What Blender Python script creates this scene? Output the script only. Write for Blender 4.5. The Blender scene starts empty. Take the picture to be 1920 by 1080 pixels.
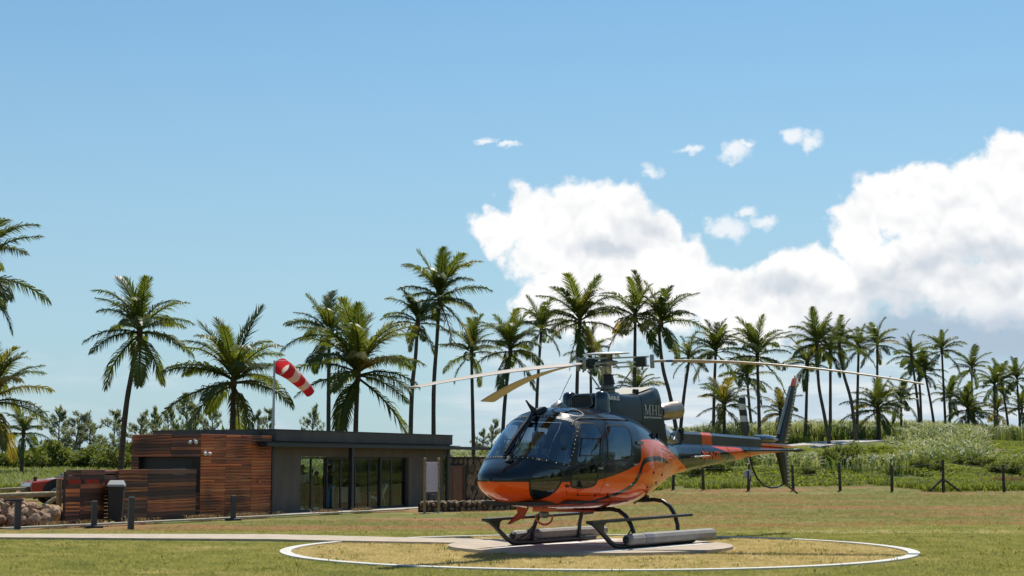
import bpy, bmesh, math, random
import numpy as np
from mathutils import Vector, Matrix

R = math.radians
random.seed(7)
RNG = np.random.default_rng(11)
SC = bpy.context.scene
COL = SC.collection

# ---------------------------------------------------------------- camera
EYE = 1.44
FPX = 2900.0
HORIZON = 868.0
PITCH = math.atan((HORIZON - 540) / FPX)
cd = bpy.data.cameras.new('camera'); cam = bpy.data.objects.new('camera', cd); COL.objects.link(cam)
cd.sensor_width = 36.0; cd.lens = FPX / 1920 * 36
cd.clip_start = 0.5; cd.clip_end = 6000
cam.location = (0, 0, EYE); cam.rotation_euler = (math.pi / 2 + PITCH, 0, 0)
SC.camera = cam

# ---------------------------------------------------------------- light, sky, exposure
SUN_EL = R(60); SUN_AZ = math.atan2(0.30, 0.954)        # azimuth from +Y (away from the camera) towards +X
ld = bpy.data.lights.new('sun', 'SUN'); ld.energy = 4.0; ld.angle = R(0.53); ld.color = (1.0, 0.95, 0.86)
sun = bpy.data.objects.new('sun', ld); COL.objects.link(sun)
sdir = Vector((math.sin(SUN_AZ) * math.cos(SUN_EL), math.cos(SUN_AZ) * math.cos(SUN_EL), math.sin(SUN_EL)))
sun.rotation_euler = sdir.to_track_quat('Z', 'Y').to_euler(); sun.location = (20, 60, 80)
SC.view_settings.view_transform = 'Standard'; SC.view_settings.look = 'None'
SC.view_settings.exposure = 0.47; SC.view_settings.gamma = 1.0; SC.view_settings.use_curve_mapping = False
SC.render.engine = 'CYCLES'
SC.cycles.max_bounces = 8; SC.cycles.transparent_max_bounces = 12; SC.cycles.caustics_reflective = False
SC.cycles.caustics_refractive = False

class NT:
    """small node-tree writer"""
    def __init__(self, nt): self.nt = nt; self.n = nt.nodes; self.l = nt.links
    def new(self, t, **kw):
        nd = self.n.new(t)
        for k, v in kw.items():
            if k.startswith('i_'):
                nd.inputs[int(k[2:])].default_value = v
            else: setattr(nd, k, v)
        return nd
    def put(self, sock, v):
        if hasattr(v, 'links') or isinstance(v, bpy.types.NodeSocket): self.l.new(v, sock)
        elif v is not None: sock.default_value = v
    def math(self, op, a, b=None, c=None, clamp=False):
        nd = self.new('ShaderNodeMath', operation=op, use_clamp=clamp)
        for i, v in enumerate((a, b, c)):
            if v is not None: self.put(nd.inputs[i], v)
        return nd.outputs[0]
    def vmath(self, op, a, b=None, c=None, out=0):
        nd = self.new('ShaderNodeVectorMath', operation=op)
        for i, v in enumerate((a, b, c)):
            if v is not None: self.put(nd.inputs[i], v)
        return nd.outputs[out]
    def mix(self, f, a, b, blend='MIX'):
        nd = self.new('ShaderNodeMix', data_type='RGBA', blend_type=blend)
        self.put(nd.inputs[0], f)
        for i, v in ((6, a), (7, b)):
            if isinstance(v, tuple) and len(v) == 3: v = (*v, 1)
            self.put(nd.inputs[i], v)
        return nd.outputs[2]
    def noise(self, vec, scale, detail=4, rough=0.55, dist=0.0):
        nd = self.new('ShaderNodeTexNoise'); self.put(nd.inputs['Vector'], vec)
        nd.inputs['Scale'].default_value = scale; nd.inputs['Detail'].default_value = detail
        nd.inputs['Roughness'].default_value = rough; nd.inputs['Distortion'].default_value = dist
        return nd
    def ss(self, v, a, b, lo=0.0, hi=1.0):
        nd = self.new('ShaderNodeMapRange', interpolation_type='SMOOTHSTEP')
        self.put(nd.inputs[0], v); self.put(nd.inputs[1], a); self.put(nd.inputs[2], b)
        nd.inputs[3].default_value = lo; nd.inputs[4].default_value = hi
        return nd.outputs[0]

def px_dir(px, py):
    a = (px - 960) / FPX; b = (540 - py) / FPX
    return Vector((a, math.cos(PITCH) - b * math.sin(PITCH), math.sin(PITCH) + b * math.cos(PITCH))).normalized()
def azel(px, py):
    d = px_dir(px, py); return math.atan2(d.x, d.y), math.asin(d.z)

def make_world():
    w = bpy.data.worlds.new('World'); SC.world = w; w.use_nodes = True
    t = NT(w.node_tree); t.n.clear()
    out = t.new('ShaderNodeOutputWorld'); bg = t.new('ShaderNodeBackground')
    sky = t.new('ShaderNodeTexSky', sky_type='NISHITA')
    sky.sun_disc = False; sky.sun_elevation = SUN_EL; sky.sun_rotation = SUN_AZ
    sky.altitude = 50; sky.air_density = 1.0; sky.dust_density = 0.6; sky.ozone_density = 1.4
    d = t.vmath('NORMALIZE', t.new('ShaderNodeTexCoord').outputs['Generated'])
    sep = t.new('ShaderNodeSeparateXYZ'); t.l.new(d, sep.inputs[0])
    az = t.math('ARCTAN2', sep.outputs[0], sep.outputs[1]); el = t.math('ARCSINE', sep.outputs[2])
    comb = t.new('ShaderNodeCombineXYZ'); t.l.new(az, comb.inputs[0]); t.l.new(el, comb.inputs[1])
    p0 = comb.outputs[0]
    def warp(p, scale, amt, det):
        n = t.noise(p, scale, det, 0.58)
        return t.vmath('MULTIPLY_ADD', t.vmath('SUBTRACT', n.outputs['Color'], (0.5, 0.5, 0.5)), (amt, amt, 0), p)
    p = warp(warp(p0, 13.0, 0.034, 5), 60.0, 0.015, 5)
    def blobs(pts, p, smooth):
        acc = None
        for (cx, cy, rx, ry) in pts:
            a, e = azel(cx, cy); sx, sy = FPX / rx, FPX / ry
            q = t.vmath('MULTIPLY_ADD', p, (sx, sy, 0), (-a * sx, -e * sy, 0))
            L = t.vmath('LENGTH', q, out=1)
            acc = L if acc is None else t.math('SMOOTH_MIN', acc, L, smooth)
        return t.math('SUBTRACT', 1.0, acc)
    big = blobs([(940, 435, 62, 50), (1000, 410, 90, 66), (1095, 392, 110, 72), (1180, 398, 62, 66), (1060, 480, 140, 80),
                 (1190, 480, 120, 84), (1240, 425, 42, 40), (1285, 490, 66, 60), (1310, 545, 120, 80), (1050, 570, 110, 66),
                 (1160, 570, 170, 90), (1400, 545, 90, 56), (1470, 510, 60, 50), (1525, 530, 100, 76), (1605, 440, 70, 78),
                 (1680, 395, 100, 78), (1735, 360, 60, 52), (1790, 420, 160, 110), (1890, 290, 58, 62), (1860, 370, 110, 100),
                 (1960, 400, 150, 170), (1690, 520, 190, 84), (1890, 540, 180, 90), (1470, 600, 210, 60), (2080, 470, 170, 170)], p, 0.12)
    small = blobs([(1478, 264, 30, 22), (1515, 268, 34, 16), (1375, 280, 44, 20), (1400, 268, 26, 12), (1300, 270, 34, 10), (1225, 312, 30, 16),
                   (912, 262, 24, 10), (950, 272, 32, 9), (1370, 415, 52, 30), (1430, 408, 42, 20), (1400, 383, 26, 11)], p, 0.1)
    fine = t.noise(p0, 52.0, 7, 0.62); mid = t.noise(p0, 17.0, 5, 0.55)
    fo = t.math('SUBTRACT', fine.outputs[0], 0.5); mo = t.math('SUBTRACT', mid.outputs[0], 0.5)
    dens = t.math('ADD', big, t.math('ADD', t.math('MULTIPLY', fo, 0.75), t.math('MULTIPLY', mo, 0.35)))
    dens2 = t.math('ADD', small, t.math('MULTIPLY', fo, 2.3))
    pw = warp(p0, 30.0, 0.012, 2)
    def puff(off):
        n = t.noise(t.vmath('ADD', pw, (0.0, off, 0.0)), 21.0, 3, .55)
        return t.math('ABSOLUTE', t.math('MULTIPLY_ADD', n.outputs[0], 4.0, -2.0))
    pf = puff(0.0); pf2 = puff(0.008)
    dens = t.math('ADD', dens, t.math('MULTIPLY', t.math('SUBTRACT', pf, 0.22), 0.42))
    relief = t.math('SUBTRACT', pf2, pf)          # below zero on the sunlit crowns of the billows
    c1 = t.ss(dens, 0.04, 0.36); c2 = t.math('MULTIPLY', t.ss(dens2, 0.0, 0.85), 0.82)
    # low layer of soft cloud banks that goes all round the horizon
    pl = t.vmath('MULTIPLY', p0, (1.0, 3.2, 1.0))
    ln = t.noise(pl, 5.5, 6, 0.6, 0.6)
    side = t.ss(az, -0.10, 0.06, 0.34, 0.62)           # more cloud towards the right and on round
    lowmask = t.math('MULTIPLY', t.ss(el, 0.115, 0.04), t.ss(el, -0.05, 0.0))
    c3 = t.math('MULTIPLY', lowmask, t.ss(t.math('ADD', ln.outputs[0], t.math('SUBTRACT', side, 0.5)), 0.36, 0.62))
    hz = t.ss(t.math('ADD', az, t.math('MULTIPLY', t.math('SUBTRACT', ln.outputs[0], 0.5), 0.22)), -0.09, 0.03)
    veil = t.math('MULTIPLY', t.ss(el, 0.085, 0.03), t.math('MULTIPLY', hz, 0.88))
    c3 = t.math('MAXIMUM', t.math('MULTIPLY', c3, 0.8), veil)
    # shading of the clouds: sunlit tops, blue-grey bases
    shade_n = t.noise(t.vmath('ADD', p0, (0.0, 0.012, 0.0)), 26.0, 6, 0.6)
    grey = blobs([(1760, 520, 150, 55), (1650, 560, 120, 40), (1480, 540, 90, 28), (1200, 430, 60, 40), (1120, 460, 90, 24), (1850, 470, 120, 40)], p, 0.15)
    g = t.math('ADD', t.math('MULTIPLY', t.ss(grey, -0.35, 0.8), 0.72), t.math('ADD', t.math('MULTIPLY', t.math('SUBTRACT', shade_n.outputs[0], 0.45), 1.35), t.math('MULTIPLY', t.math('MULTIPLY', relief, 0.7), t.ss(dens, 0.1, 0.6))), clamp=True)
    big_col = t.mix(g, (0.745, 0.74, 0.735), (0.46, 0.50, 0.55))
    rain = blobs([(1720, 622, 190, 60), (1900, 632, 190, 74), (1560, 640, 110, 40)], p, 0.2)
    rainf = t.ss(rain, -0.1, 0.7)
    streak = t.noise(t.vmath('MULTIPLY', p0, (1.0, 7.0, 1.0)), 14.0, 5, 0.55)
    low_col = t.mix(t.ss(streak.outputs[0], 0.40, 0.66), (0.42, 0.50, 0.58), (0.60, 0.63, 0.65))
    low_col = t.mix(rainf, low_col, (0.30, 0.375, 0.47))
    skyc = t.new('ShaderNodeVectorMath', operation='SCALE'); t.l.new(sky.outputs[0], skyc.inputs[0]); skyc.inputs['Scale'].default_value = SKY_S
    col = t.vmath('MULTIPLY', skyc.outputs[0], (0.645, 0.925, 0.975))
    # pale sea-side haze towards the horizon, all round
    col = t.mix(t.math('MULTIPLY', t.ss(el, 0.36, 0.0), 0.70), col, (0.315, 0.42, 0.505))
    col = t.mix(c3, col, low_col)
    col = t.mix(c1, col, big_col)
    col = t.mix(t.math('MULTIPLY', rainf, t.ss(el, 0.120, 0.080, 0.0, 0.8)), col, (0.31, 0.385, 0.475))
    col = t.mix(c2, col, (0.70, 0.71, 0.72))
    t.l.new(col, bg.inputs[0]); bg.inputs[1].default_value = 1.0
    t.l.new(bg.outputs[0], out.inputs[0])
SKY_S = 0.085
make_world()

# ---------------------------------------------------------------- helpers
def tag(o, label=None, cat=None, group=None, kind=None):
    if label: o['label'] = label
    if cat: o['category'] = cat
    if group: o['group'] = group
    if kind: o['kind'] = kind
    return o
def empty(name, loc=(0, 0, 0), rz=0.0, label=None, cat=None, group=None):
    o = bpy.data.objects.new(name, None); COL.objects.link(o); o.location = loc; o.rotation_euler = (0, 0, rz)
    o.empty_display_size = 0.3
    return tag(o, label, cat, group)
def link(name, mesh, parent=None, loc=None, rot=None):
    o = bpy.data.objects.new(name, mesh); COL.objects.link(o)
    if parent: o.parent = parent
    if loc is not None: o.location = loc
    if rot is not None: o.rotation_euler = rot
    return o

class MB:
    """collects shapes, then links them as one mesh object"""
    def __init__(self): self.v = []; self.f = []; self.sm = []
    def add(self, vs, fs, smooth=False):
        b = len(self.v); self.v += [tuple(p) for p in vs]
        self.f += [[b + i for i in f] for f in fs]; self.sm += [smooth] * len(fs); return self
    def box(self, x0, x1, y0, y1, z0, z1, M=None):
        vs = [(x, y, z) for z in (z0, z1) for y in (y0, y1) for x in (x0, x1)]
        if M is not None: vs = [M @ Vector(p) for p in vs]
        return self.add(vs, [(0, 2, 3, 1), (4, 5, 7, 6), (0, 1, 5, 4), (1, 3, 7, 5), (3, 2, 6, 7), (2, 0, 4, 6)])
    def bar(self, a, b, w, t, up=(0, 0, 1)):
        a = Vector(a); b = Vector(b); d = (b - a); L = d.length; d.normalize()
        u = Vector(up); s = d.cross(u)
        if s.length < 1e-4: s = d.cross(Vector((0, 1, 0)))
        s.normalize(); n = s.cross(d)
        M = Matrix(((d.x, s.x, n.x, a.x), (d.y, s.y, n.y, a.y), (d.z, s.z, n.z, a.z), (0, 0, 0, 1)))
        return self.box(0, L, -w / 2, w / 2, -t / 2, t / 2, M)
    def tube(self, pts, rad, seg=10, cap=True, smooth=True):
        pts = [Vector(p) for p in pts]; n = len(pts)
        if not hasattr(rad, '__len__'): rad = [rad] * n
        vs = []; prev = None
        for i, p in enumerate(pts):
            d = (pts[min(i + 1, n - 1)] - pts[max(i - 1, 0)]).normalized()
            if prev is None:
                u = d.orthogonal().normalized()
            else:
                u = (prev - d * prev.dot(d)); u = u.normalized() if u.length > 1e-6 else d.orthogonal().normalized()
            prev = u; w = d.cross(u)
            for k in range(seg):
                a = 2 * math.pi * k / seg
                vs.append(p + (u * math.cos(a) + w * math.sin(a)) * rad[i])
        fs = []
        for i in range(n - 1):
            for k in range(seg):
                k2 = (k + 1) % seg
                fs.append((i * seg + k, i * seg + k2, (i + 1) * seg + k2, (i + 1) * seg + k))
        self.add(vs, fs, smooth)
        if cap:
            self.add([vs[k] for k in range(seg)], [list(range(seg))[::-1]])
            self.add([vs[(n - 1) * seg + k] for k in range(seg)], [list(range(seg))])
        return self
    def lathe(self, prof, c=(0, 0, 0), seg=20, axis=None, smooth=True):
        """prof: list of (r, h) along axis"""
        c = Vector(c); ax = Vector(axis or (0, 0, 1)).normalized(); u = ax.orthogonal().normalized(); w = ax.cross(u)
        vs = []
        for r, hh in prof:
            for k in range(seg):
                a = 2 * math.pi * k / seg; vs.append(c + ax * hh + (u * math.cos(a) + w * math.sin(a)) * max(r, 1e-4))
        fs = []
        for i in range(len(prof) - 1):
            for k in range(seg):
                k2 = (k + 1) % seg; fs.append((i * seg + k, i * seg + k2, (i + 1) * seg + k2, (i + 1) * seg + k))
        return self.add(vs, fs, smooth)
    def prism(self, poly, a, b, axis='y'):
        """poly in the two other axes, extruded from a to b along axis"""
        n = len(poly)
        def P(p, t):
            return (t, p[0], p[1]) if axis == 'x' else ((p[0], t, p[1]) if axis == 'y' else (p[0], p[1], t))
        vs = [P(p, a) for p in poly] + [P(p, b) for p in poly]
        fs = [list(range(n)), list(range(2 * n - 1, n - 1, -1))] + [(i, i + n, (i + 1) % n + n, (i + 1) % n) for i in range(n)]
        return self.add(vs, fs)
    def loft(self, rings, cap=True, smooth=True):
        m = len(rings[0]); vs = [p for r in rings for p in r]; fs = []
        for i in range(len(rings) - 1):
            for k in range(m):
                k2 = (k + 1) % m; fs.append((i * m + k, i * m + k2, (i + 1) * m + k2, (i + 1) * m + k))
        self.add(vs, fs, smooth)
        if cap:
            self.add(rings[0], [list(range(m))[::-1]]); self.add(rings[-1], [list(range(m))])
        return self
    def mesh(self, name, mat=None, fix=True, bevel=0.0):
        me = bpy.data.meshes.new(name); me.from_pydata(self.v, [], self.f)
        me.polygons.foreach_set('use_smooth', self.sm)
        if fix or bevel:
            bm = bmesh.new(); bm.from_mesh(me)
            if bevel:
                bmesh.ops.bevel(bm, geom=list(bm.edges), offset=bevel, segments=1, affect='EDGES', clamp_overlap=True)
            bmesh.ops.recalc_face_normals(bm, faces=bm.faces); bm.to_mesh(me); bm.free()
        for m in (mat if isinstance(mat, (list, tuple)) else [mat]):
            if m: me.materials.append(m)
        return me
    def build(self, name, mat=None, parent=None, fix=True, bevel=0.0, loc=None, rot=None):
        return link(name, self.mesh(name, mat, fix, bevel), parent, loc, rot)

def fast_mesh(name, V, F, mat, attrs=None, smooth=False):
    """V (n,3), F (m,k) arrays, k = 3 or 4"""
    me = bpy.data.meshes.new(name); V = np.asarray(V, np.float32); F = np.asarray(F, np.int32); k = F.shape[1]
    me.vertices.add(len(V)); me.vertices.foreach_set('co', V.ravel())
    me.loops.add(F.size); me.loops.foreach_set('vertex_index', F.ravel())
    me.polygons.add(len(F)); me.polygons.foreach_set('loop_start', np.arange(len(F), dtype=np.int32) * k)
    me.polygons.foreach_set('use_smooth', np.full(len(F), smooth))
    for an, av in (attrs or {}).items():
        a = me.attributes.new(an, 'FLOAT', 'POINT'); a.data.foreach_set('value', np.asarray(av, np.float32))
    me.update(calc_edges=True); me.validate()
    if mat: me.materials.append(mat)
    return me

# ---------------------------------------------------------------- materials
MATS = {}
def newmat(name):
    m = bpy.data.materials.new(name); m.use_nodes = True; t = NT(m.node_tree); b = m.node_tree.nodes['Principled BSDF']
    MATS[name] = m; return m, t, b
def mat(name, col, rough=0.6, metal=0.0, var=0.0, scale=8.0, bump=0.0, bscale=40.0, coat=0.0, spec=0.5, col2=None, stretch=None, rand=0.0):
    m, t, b = newmat(name)
    tc = t.new('ShaderNodeTexCoord'); vec = tc.outputs['Object']
    if stretch: vec = t.vmath('MULTIPLY', vec, stretch)
    c = (*col, 1)
    b.inputs['Base Color'].default_value = c
    src = None
    if var or col2:
        n = t.noise(vec, scale, 6, 0.6)
        f = t.ss(n.outputs[0], 0.3, 0.7)
        lo = tuple(x * (1 - var) for x in col); hi = col2 or tuple(min(1, x * (1 + var)) for x in col)
        src = t.mix(f, lo, hi)
    if rand:
        oi = t.new('ShaderNodeObjectInfo')
        k = t.math('MULTIPLY_ADD', oi.outputs['Random'], 2 * rand, 1 - rand)
        src = t.vmath('SCALE', src if src else col); src.node.inputs['Scale'].default_value = 1; t.l.new(k, src.node.inputs['Scale'])
    if src: t.l.new(src, b.inputs['Base Color'])
    b.inputs['Roughness'].default_value = rough; b.inputs['Metallic'].default_value = metal
    b.inputs['Specular IOR Level'].default_value = spec
    if coat: b.inputs['Coat Weight'].default_value = coat; b.inputs['Coat Roughness'].default_value = 0.04
    if bump:
        n2 = t.noise(vec, bscale, 5, 0.6); bp = t.new('ShaderNodeBump'); bp.inputs['Strength'].default_value = bump
        bp.inputs['Distance'].default_value = 0.02
        t.l.new(n2.outputs[0], bp.inputs['Height']); t.l.new(bp.outputs[0], b.inputs['Normal'])
    return m
def up_normal(t, b, k):
    """leans the shading normal of thin blades towards the sky, as a dense sward shades"""
    n = t.new('ShaderNodeNewGeometry').outputs['Normal']
    a = t.vmath('SCALE', n); a.node.inputs['Scale'].default_value = 1 - k
    t.l.new(t.vmath('NORMALIZE', t.vmath('ADD', a, (0, 0, k))), b.inputs['Normal'])
def leafmat(name, c1, c2, trans=0.35, attr=None, rand=0.25, rough=0.5, tip=None):
    m, t, b = newmat(name)
    if attr: up_normal(t, b, .45)
    if attr:
        a = t.new('ShaderNodeAttribute', attribute_name=attr); f = a.outputs['Fac']
    else:
        f = t.new('ShaderNodeObjectInfo').outputs['Random']
    tc = t.new('ShaderNodeTexCoord'); n = t.noise(tc.outputs['Object'], 3.0, 3, 0.6)
    f2 = t.math('ADD', t.math('MULTIPLY', f, 0.75), t.math('MULTIPLY', t.math('SUBTRACT', n.outputs[0], 0.5), 0.9), clamp=True)
    col = t.mix(f2, c1, c2)
    if tip:
        a2 = t.new('ShaderNodeAttribute', attribute_name='tip'); col = t.mix(t.math('MULTIPLY', a2.outputs['Fac'], t.ss(f, .35, .85)), col, tip)
    t.l.new(col, b.inputs['Base Color']); b.inputs['Roughness'].default_value = rough
    b.inputs['Specular IOR Level'].default_value = 0.35
    tr = t.new('ShaderNodeBsdfTranslucent'); tcol = t.mix(0.5, col, (0.20, 0.28, 0.03), 'ADD') if False else col
    sc = t.vmath('MULTIPLY', tcol, (1.7, 1.6, 0.8)); t.l.new(sc, tr.inputs[0])
    mx = t.new('ShaderNodeMixShader'); mx.inputs[0].default_value = trans
    t.l.new(b.outputs[0], mx.inputs[1]); t.l.new(tr.outputs[0], mx.inputs[2])
    t.l.new(mx.outputs[0], t.n['Material Output'].inputs[0])
    return m

M = {}
M['concrete'] = mat('concrete', (0.41, 0.33, 0.245), 0.85, var=0.14, scale=3, bump=0.25, bscale=60)
M['kerb'] = mat('kerb_concrete', (0.46, 0.40, 0.32), 0.85, var=0.2, scale=4, bump=0.3, bscale=40)
M['white_paint'] = mat('white_paint', (0.78, 0.77, 0.73), 0.7, var=0.08, scale=6, bump=0.2, bscale=50)
M['pad_paint'] = mat('worn_white_paint', (0.62, 0.60, 0.56), 0.7, var=0.2, scale=9)
M['grey_wall'] = mat('grey_render', (0.112, 0.092, 0.074), 0.9, var=0.14, scale=2.2, stretch=(1, 1, .3), bump=0.15, bscale=50)
M['fascia'] = mat('fascia_grey', (0.112, 0.092, 0.075), 0.8, var=0.14, scale=1.6, stretch=(1, 1, .3))
M['dark_metal'] = mat('dark_metal', (0.018, 0.018, 0.02), 0.5, metal=0.0, var=0.15, scale=6)
M['black'] = mat('black_plastic', (0.012, 0.012, 0.013), 0.55)
M['post_grey'] = mat('post_grey', (0.055, 0.052, 0.055), 0.6, var=0.1, scale=7)
M['interior'] = mat('interior_wall', (0.10, 0.095, 0.085), 0.9)
M['floor_tile'] = mat('interior_floor', (0.12, 0.11, 0.10), 0.4)
M['galv'] = mat('galvanised_steel', (0.42, 0.43, 0.44), 0.45, metal=0.6)
M['timber_pole'] = mat('timber_pole', (0.33, 0.20, 0.095), 0.8, var=0.35, scale=5, stretch=(1, 1, 6))
M['log_rail'] = mat('log_rail', (0.33, 0.26, 0.15), 0.8, var=0.3, scale=5)
M['fence_post'] = mat('old_fence_post', (0.06, 0.045, 0.035), 0.9, var=0.4, scale=6)
M['door_wood'] = mat('door_wood', (0.16, 0.055, 0.028), 0.55, var=0.3, scale=4, stretch=(4, 4, 0.6))
M['stone'] = mat('basalt_stone', (0.27, 0.165, 0.10), 0.9, var=0.45, scale=5, bump=0.7, bscale=9, rand=0.5)
M['dark_stone'] = mat('wall_stone', (0.20, 0.135, 0.08), 0.9, var=0.45, scale=4, bump=0.6, bscale=9, rand=0.4)
M['mortar'] = mat('dark_mortar', (0.03, 0.025, 0.02), 0.95)
M['cushion'] = mat('pale_cushion', (0.55, 0.52, 0.47), 0.9, var=0.06)
def clothmat(name, col):
    m, t, b = newmat(name); tc = t.new('ShaderNodeTexCoord'); n = t.noise(tc.outputs['Object'], 6.0, 4, .6)
    c = t.mix(n.outputs[0], tuple(x * .85 for x in col), col); t.l.new(c, b.inputs['Base Color']); b.inputs['Roughness'].default_value = .8
    tr = t.new('ShaderNodeBsdfTranslucent'); t.l.new(c, tr.inputs[0]); mx = t.new('ShaderNodeMixShader'); mx.inputs[0].default_value = .45
    t.l.new(b.outputs[0], mx.inputs[1]); t.l.new(tr.outputs[0], mx.inputs[2]); t.l.new(mx.outputs[0], t.n['Material Output'].inputs[0]); return m
M['windsock_red'] = clothmat('windsock_red', (0.66, 0.035, 0.045)); M['windsock_white'] = clothmat('windsock_white', (0.80, 0.72, 0.60))
M['board'] = clothmat('pale_board', (0.78, 0.68, 0.75))
M['lamp_white'] = mat('lamp_white', (0.75, 0.75, 0.74), 0.4)
M['road'] = mat('road_grey', (0.42, 0.40, 0.37), 0.9, var=0.12, scale=2)

def planks_mat(name, cols, rough=0.55, dark=0.5):
    m, t, b = newmat(name)
    oi = t.new('ShaderNodeObjectInfo'); r = t.new('ShaderNodeValToRGB'); t.l.new(oi.outputs['Random'], r.inputs[0])
    r.color_ramp.interpolation = 'LINEAR'
    e = r.color_ramp.elements; e[0].color = (*cols[0], 1); e[1].color = (*cols[-1], 1)
    for i, c in enumerate(cols[1:-1]):
        x = e.new((i + 1) / (len(cols) - 1)); x.color = (*c, 1)
    tc = t.new('ShaderNodeTexCoord')
    off = t.vmath('ADD', t.vmath('MULTIPLY', tc.outputs['Object'], (0.75, 0.75, 24.0)), t.vmath('SCALE', oi.outputs['Location']))
    off.node.inputs[1].links[0].from_node.inputs['Scale'].default_value = 3.1
    n = t.noise(off, 1.6, 6, 0.65, 0.4); n2 = t.noise(off, 0.7, 3, 0.5)
    c = t.mix(t.ss(n.outputs[0], 0.48, 0.80), r.outputs[0], tuple(x * dark * 0.5 for x in cols[0]))
    c = t.mix(t.ss(n2.outputs[0], 0.47, 0.64, 0, 0.9), c, (0.028, 0.014, 0.008))
    t.l.new(c, b.inputs['Base Color']); b.inputs['Roughness'].default_value = rough
    bp = t.new('ShaderNodeBump'); bp.inputs['Strength'].default_value = 0.35; bp.inputs['Distance'].default_value = 0.01
    t.l.new(n.outputs[0], bp.inputs['Height']); t.l.new(bp.outputs[0], b.inputs['Normal'])
    return m
M['plank'] = planks_mat('reclaimed_plank', [(0.32, 0.072, 0.022), (0.66, 0.155, 0.032), (0.28, 0.062, 0.02), (0.76, 0.18, 0.036), (0.48, 0.12, 0.032), (0.72, 0.23, 0.06), (0.38, 0.088, 0.025), (0.78, 0.25, 0.065)])
M['plank_grey'] = planks_mat('weathered_plank', [(0.05, 0.018, 0.011), (0.22, 0.09, 0.055), (0.56, 0.15, 0.04), (0.04, 0.015, 0.010), (0.10, 0.035, 0.02), (0.26, 0.10, 0.06), (0.06, 0.022, 0.013), (0.74, 0.22, 0.05)])

def glassmat(name, tint, gloss=0.12, rough=0.02, refl=(0.9, 0.95, 1.0), ior=1.5):
    m, t, b = newmat(name); t.n.remove(b)
    tr = t.new('ShaderNodeBsdfTransparent'); tr.inputs[0].default_value = (*tint, 1)
    gl = t.new('ShaderNodeBsdfGlossy'); gl.inputs['Roughness'].default_value = rough; gl.inputs[0].default_value = (*refl, 1)
    g = t.new('ShaderNodeNewGeometry'); c = t.math('ABSOLUTE', t.vmath('DOT_PRODUCT', g.outputs['Normal'], g.outputs['Incoming'], out=1))
    fr = t.math('MULTIPLY_ADD', t.math('POWER', t.math('SUBTRACT', 1.0, c, clamp=True), 5.0), .96, .04)
    k = t.math('ADD', fr, gloss, clamp=True)
    mx = t.new('ShaderNodeMixShader'); t.l.new(k, mx.inputs[0]); t.l.new(tr.outputs[0], mx.inputs[1]); t.l.new(gl.outputs[0], mx.inputs[2])
    t.l.new(mx.outputs[0], t.n['Material Output'].inputs[0]); return m
M['pane'] = glassmat('door_glass', (0.88, 0.92, 0.90), 0.0)
M['canopy_glass'] = glassmat('canopy_glass', (0.42, 0.50, 0.58), 0.10, refl=(0.75, 0.88, 1.0))
M['skylight_glass'] = glassmat('skylight_glass', (0.10, 0.16, 0.22), 0.10, refl=(0.8, 0.9, 1.0))
M['dark_glass'] = glassmat('dark_window', (0.12, 0.14, 0.14), 0.05)
# ---------------------------------------------------------------- terrain
def sst(x, a, b):
    t = np.clip((np.asarray(x, float) - a) / (b - a), 0, 1); return t * t * (3 - 2 * t)
def terrain(x, y):
    x = np.asarray(x, float); y = np.asarray(y, float)
    k = x / np.maximum(y, 20.0)
    low = -(0.45 - 0.27 * sst(k, -0.02, 0.10)) * sst(y, 32, 44)
    yy = np.hypot(y, np.maximum(0, x - 14.0) * (y > -40))      # the bank bends round towards the right
    hill = np.interp(yy, [0, 80, 86, 92, 100, 110, 118, 130, 165, 190, 260, 500, 3000], [0, 0, .5, .9, 1.3, 1.95, 2.9, 3.5, 4.4, 4.7, 4.2, 3.0, 3.0])
    hs = sst(k, -0.25, -0.15) * (0.40 + 0.45 * sst(k, -0.04, 0.10) + 0.15 * sst(k, 0.10, 0.20) - 0.12 * sst(k, 0.26, 0.33))
    left = np.interp(y, [0, 90, 135, 200, 3000], [0, 0, 1.1, 1.5, 1.5])
    bump = 0.12 * np.sin(x * 0.21 + 1.3) * np.sin(y * 0.17) * sst(y, 84, 110)
    return low + hill * hs + left * (1 - sst(k, -0.25, -0.15)) + bump
def gz(x, y): return float(terrain(x, y))
def ray_ground(px, py, z):
    d = px_dir(px, py); s = (z - EYE) / d.z; return Vector((0, 0, EYE)) + d * s
def at(px, py, Y):
    d = px_dir(px, py); s = Y / d.y; return Vector((0, 0, EYE)) + d * s

RING_C = (1.40, 26.0); PAD_C = (1.33, 26.7)

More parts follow.
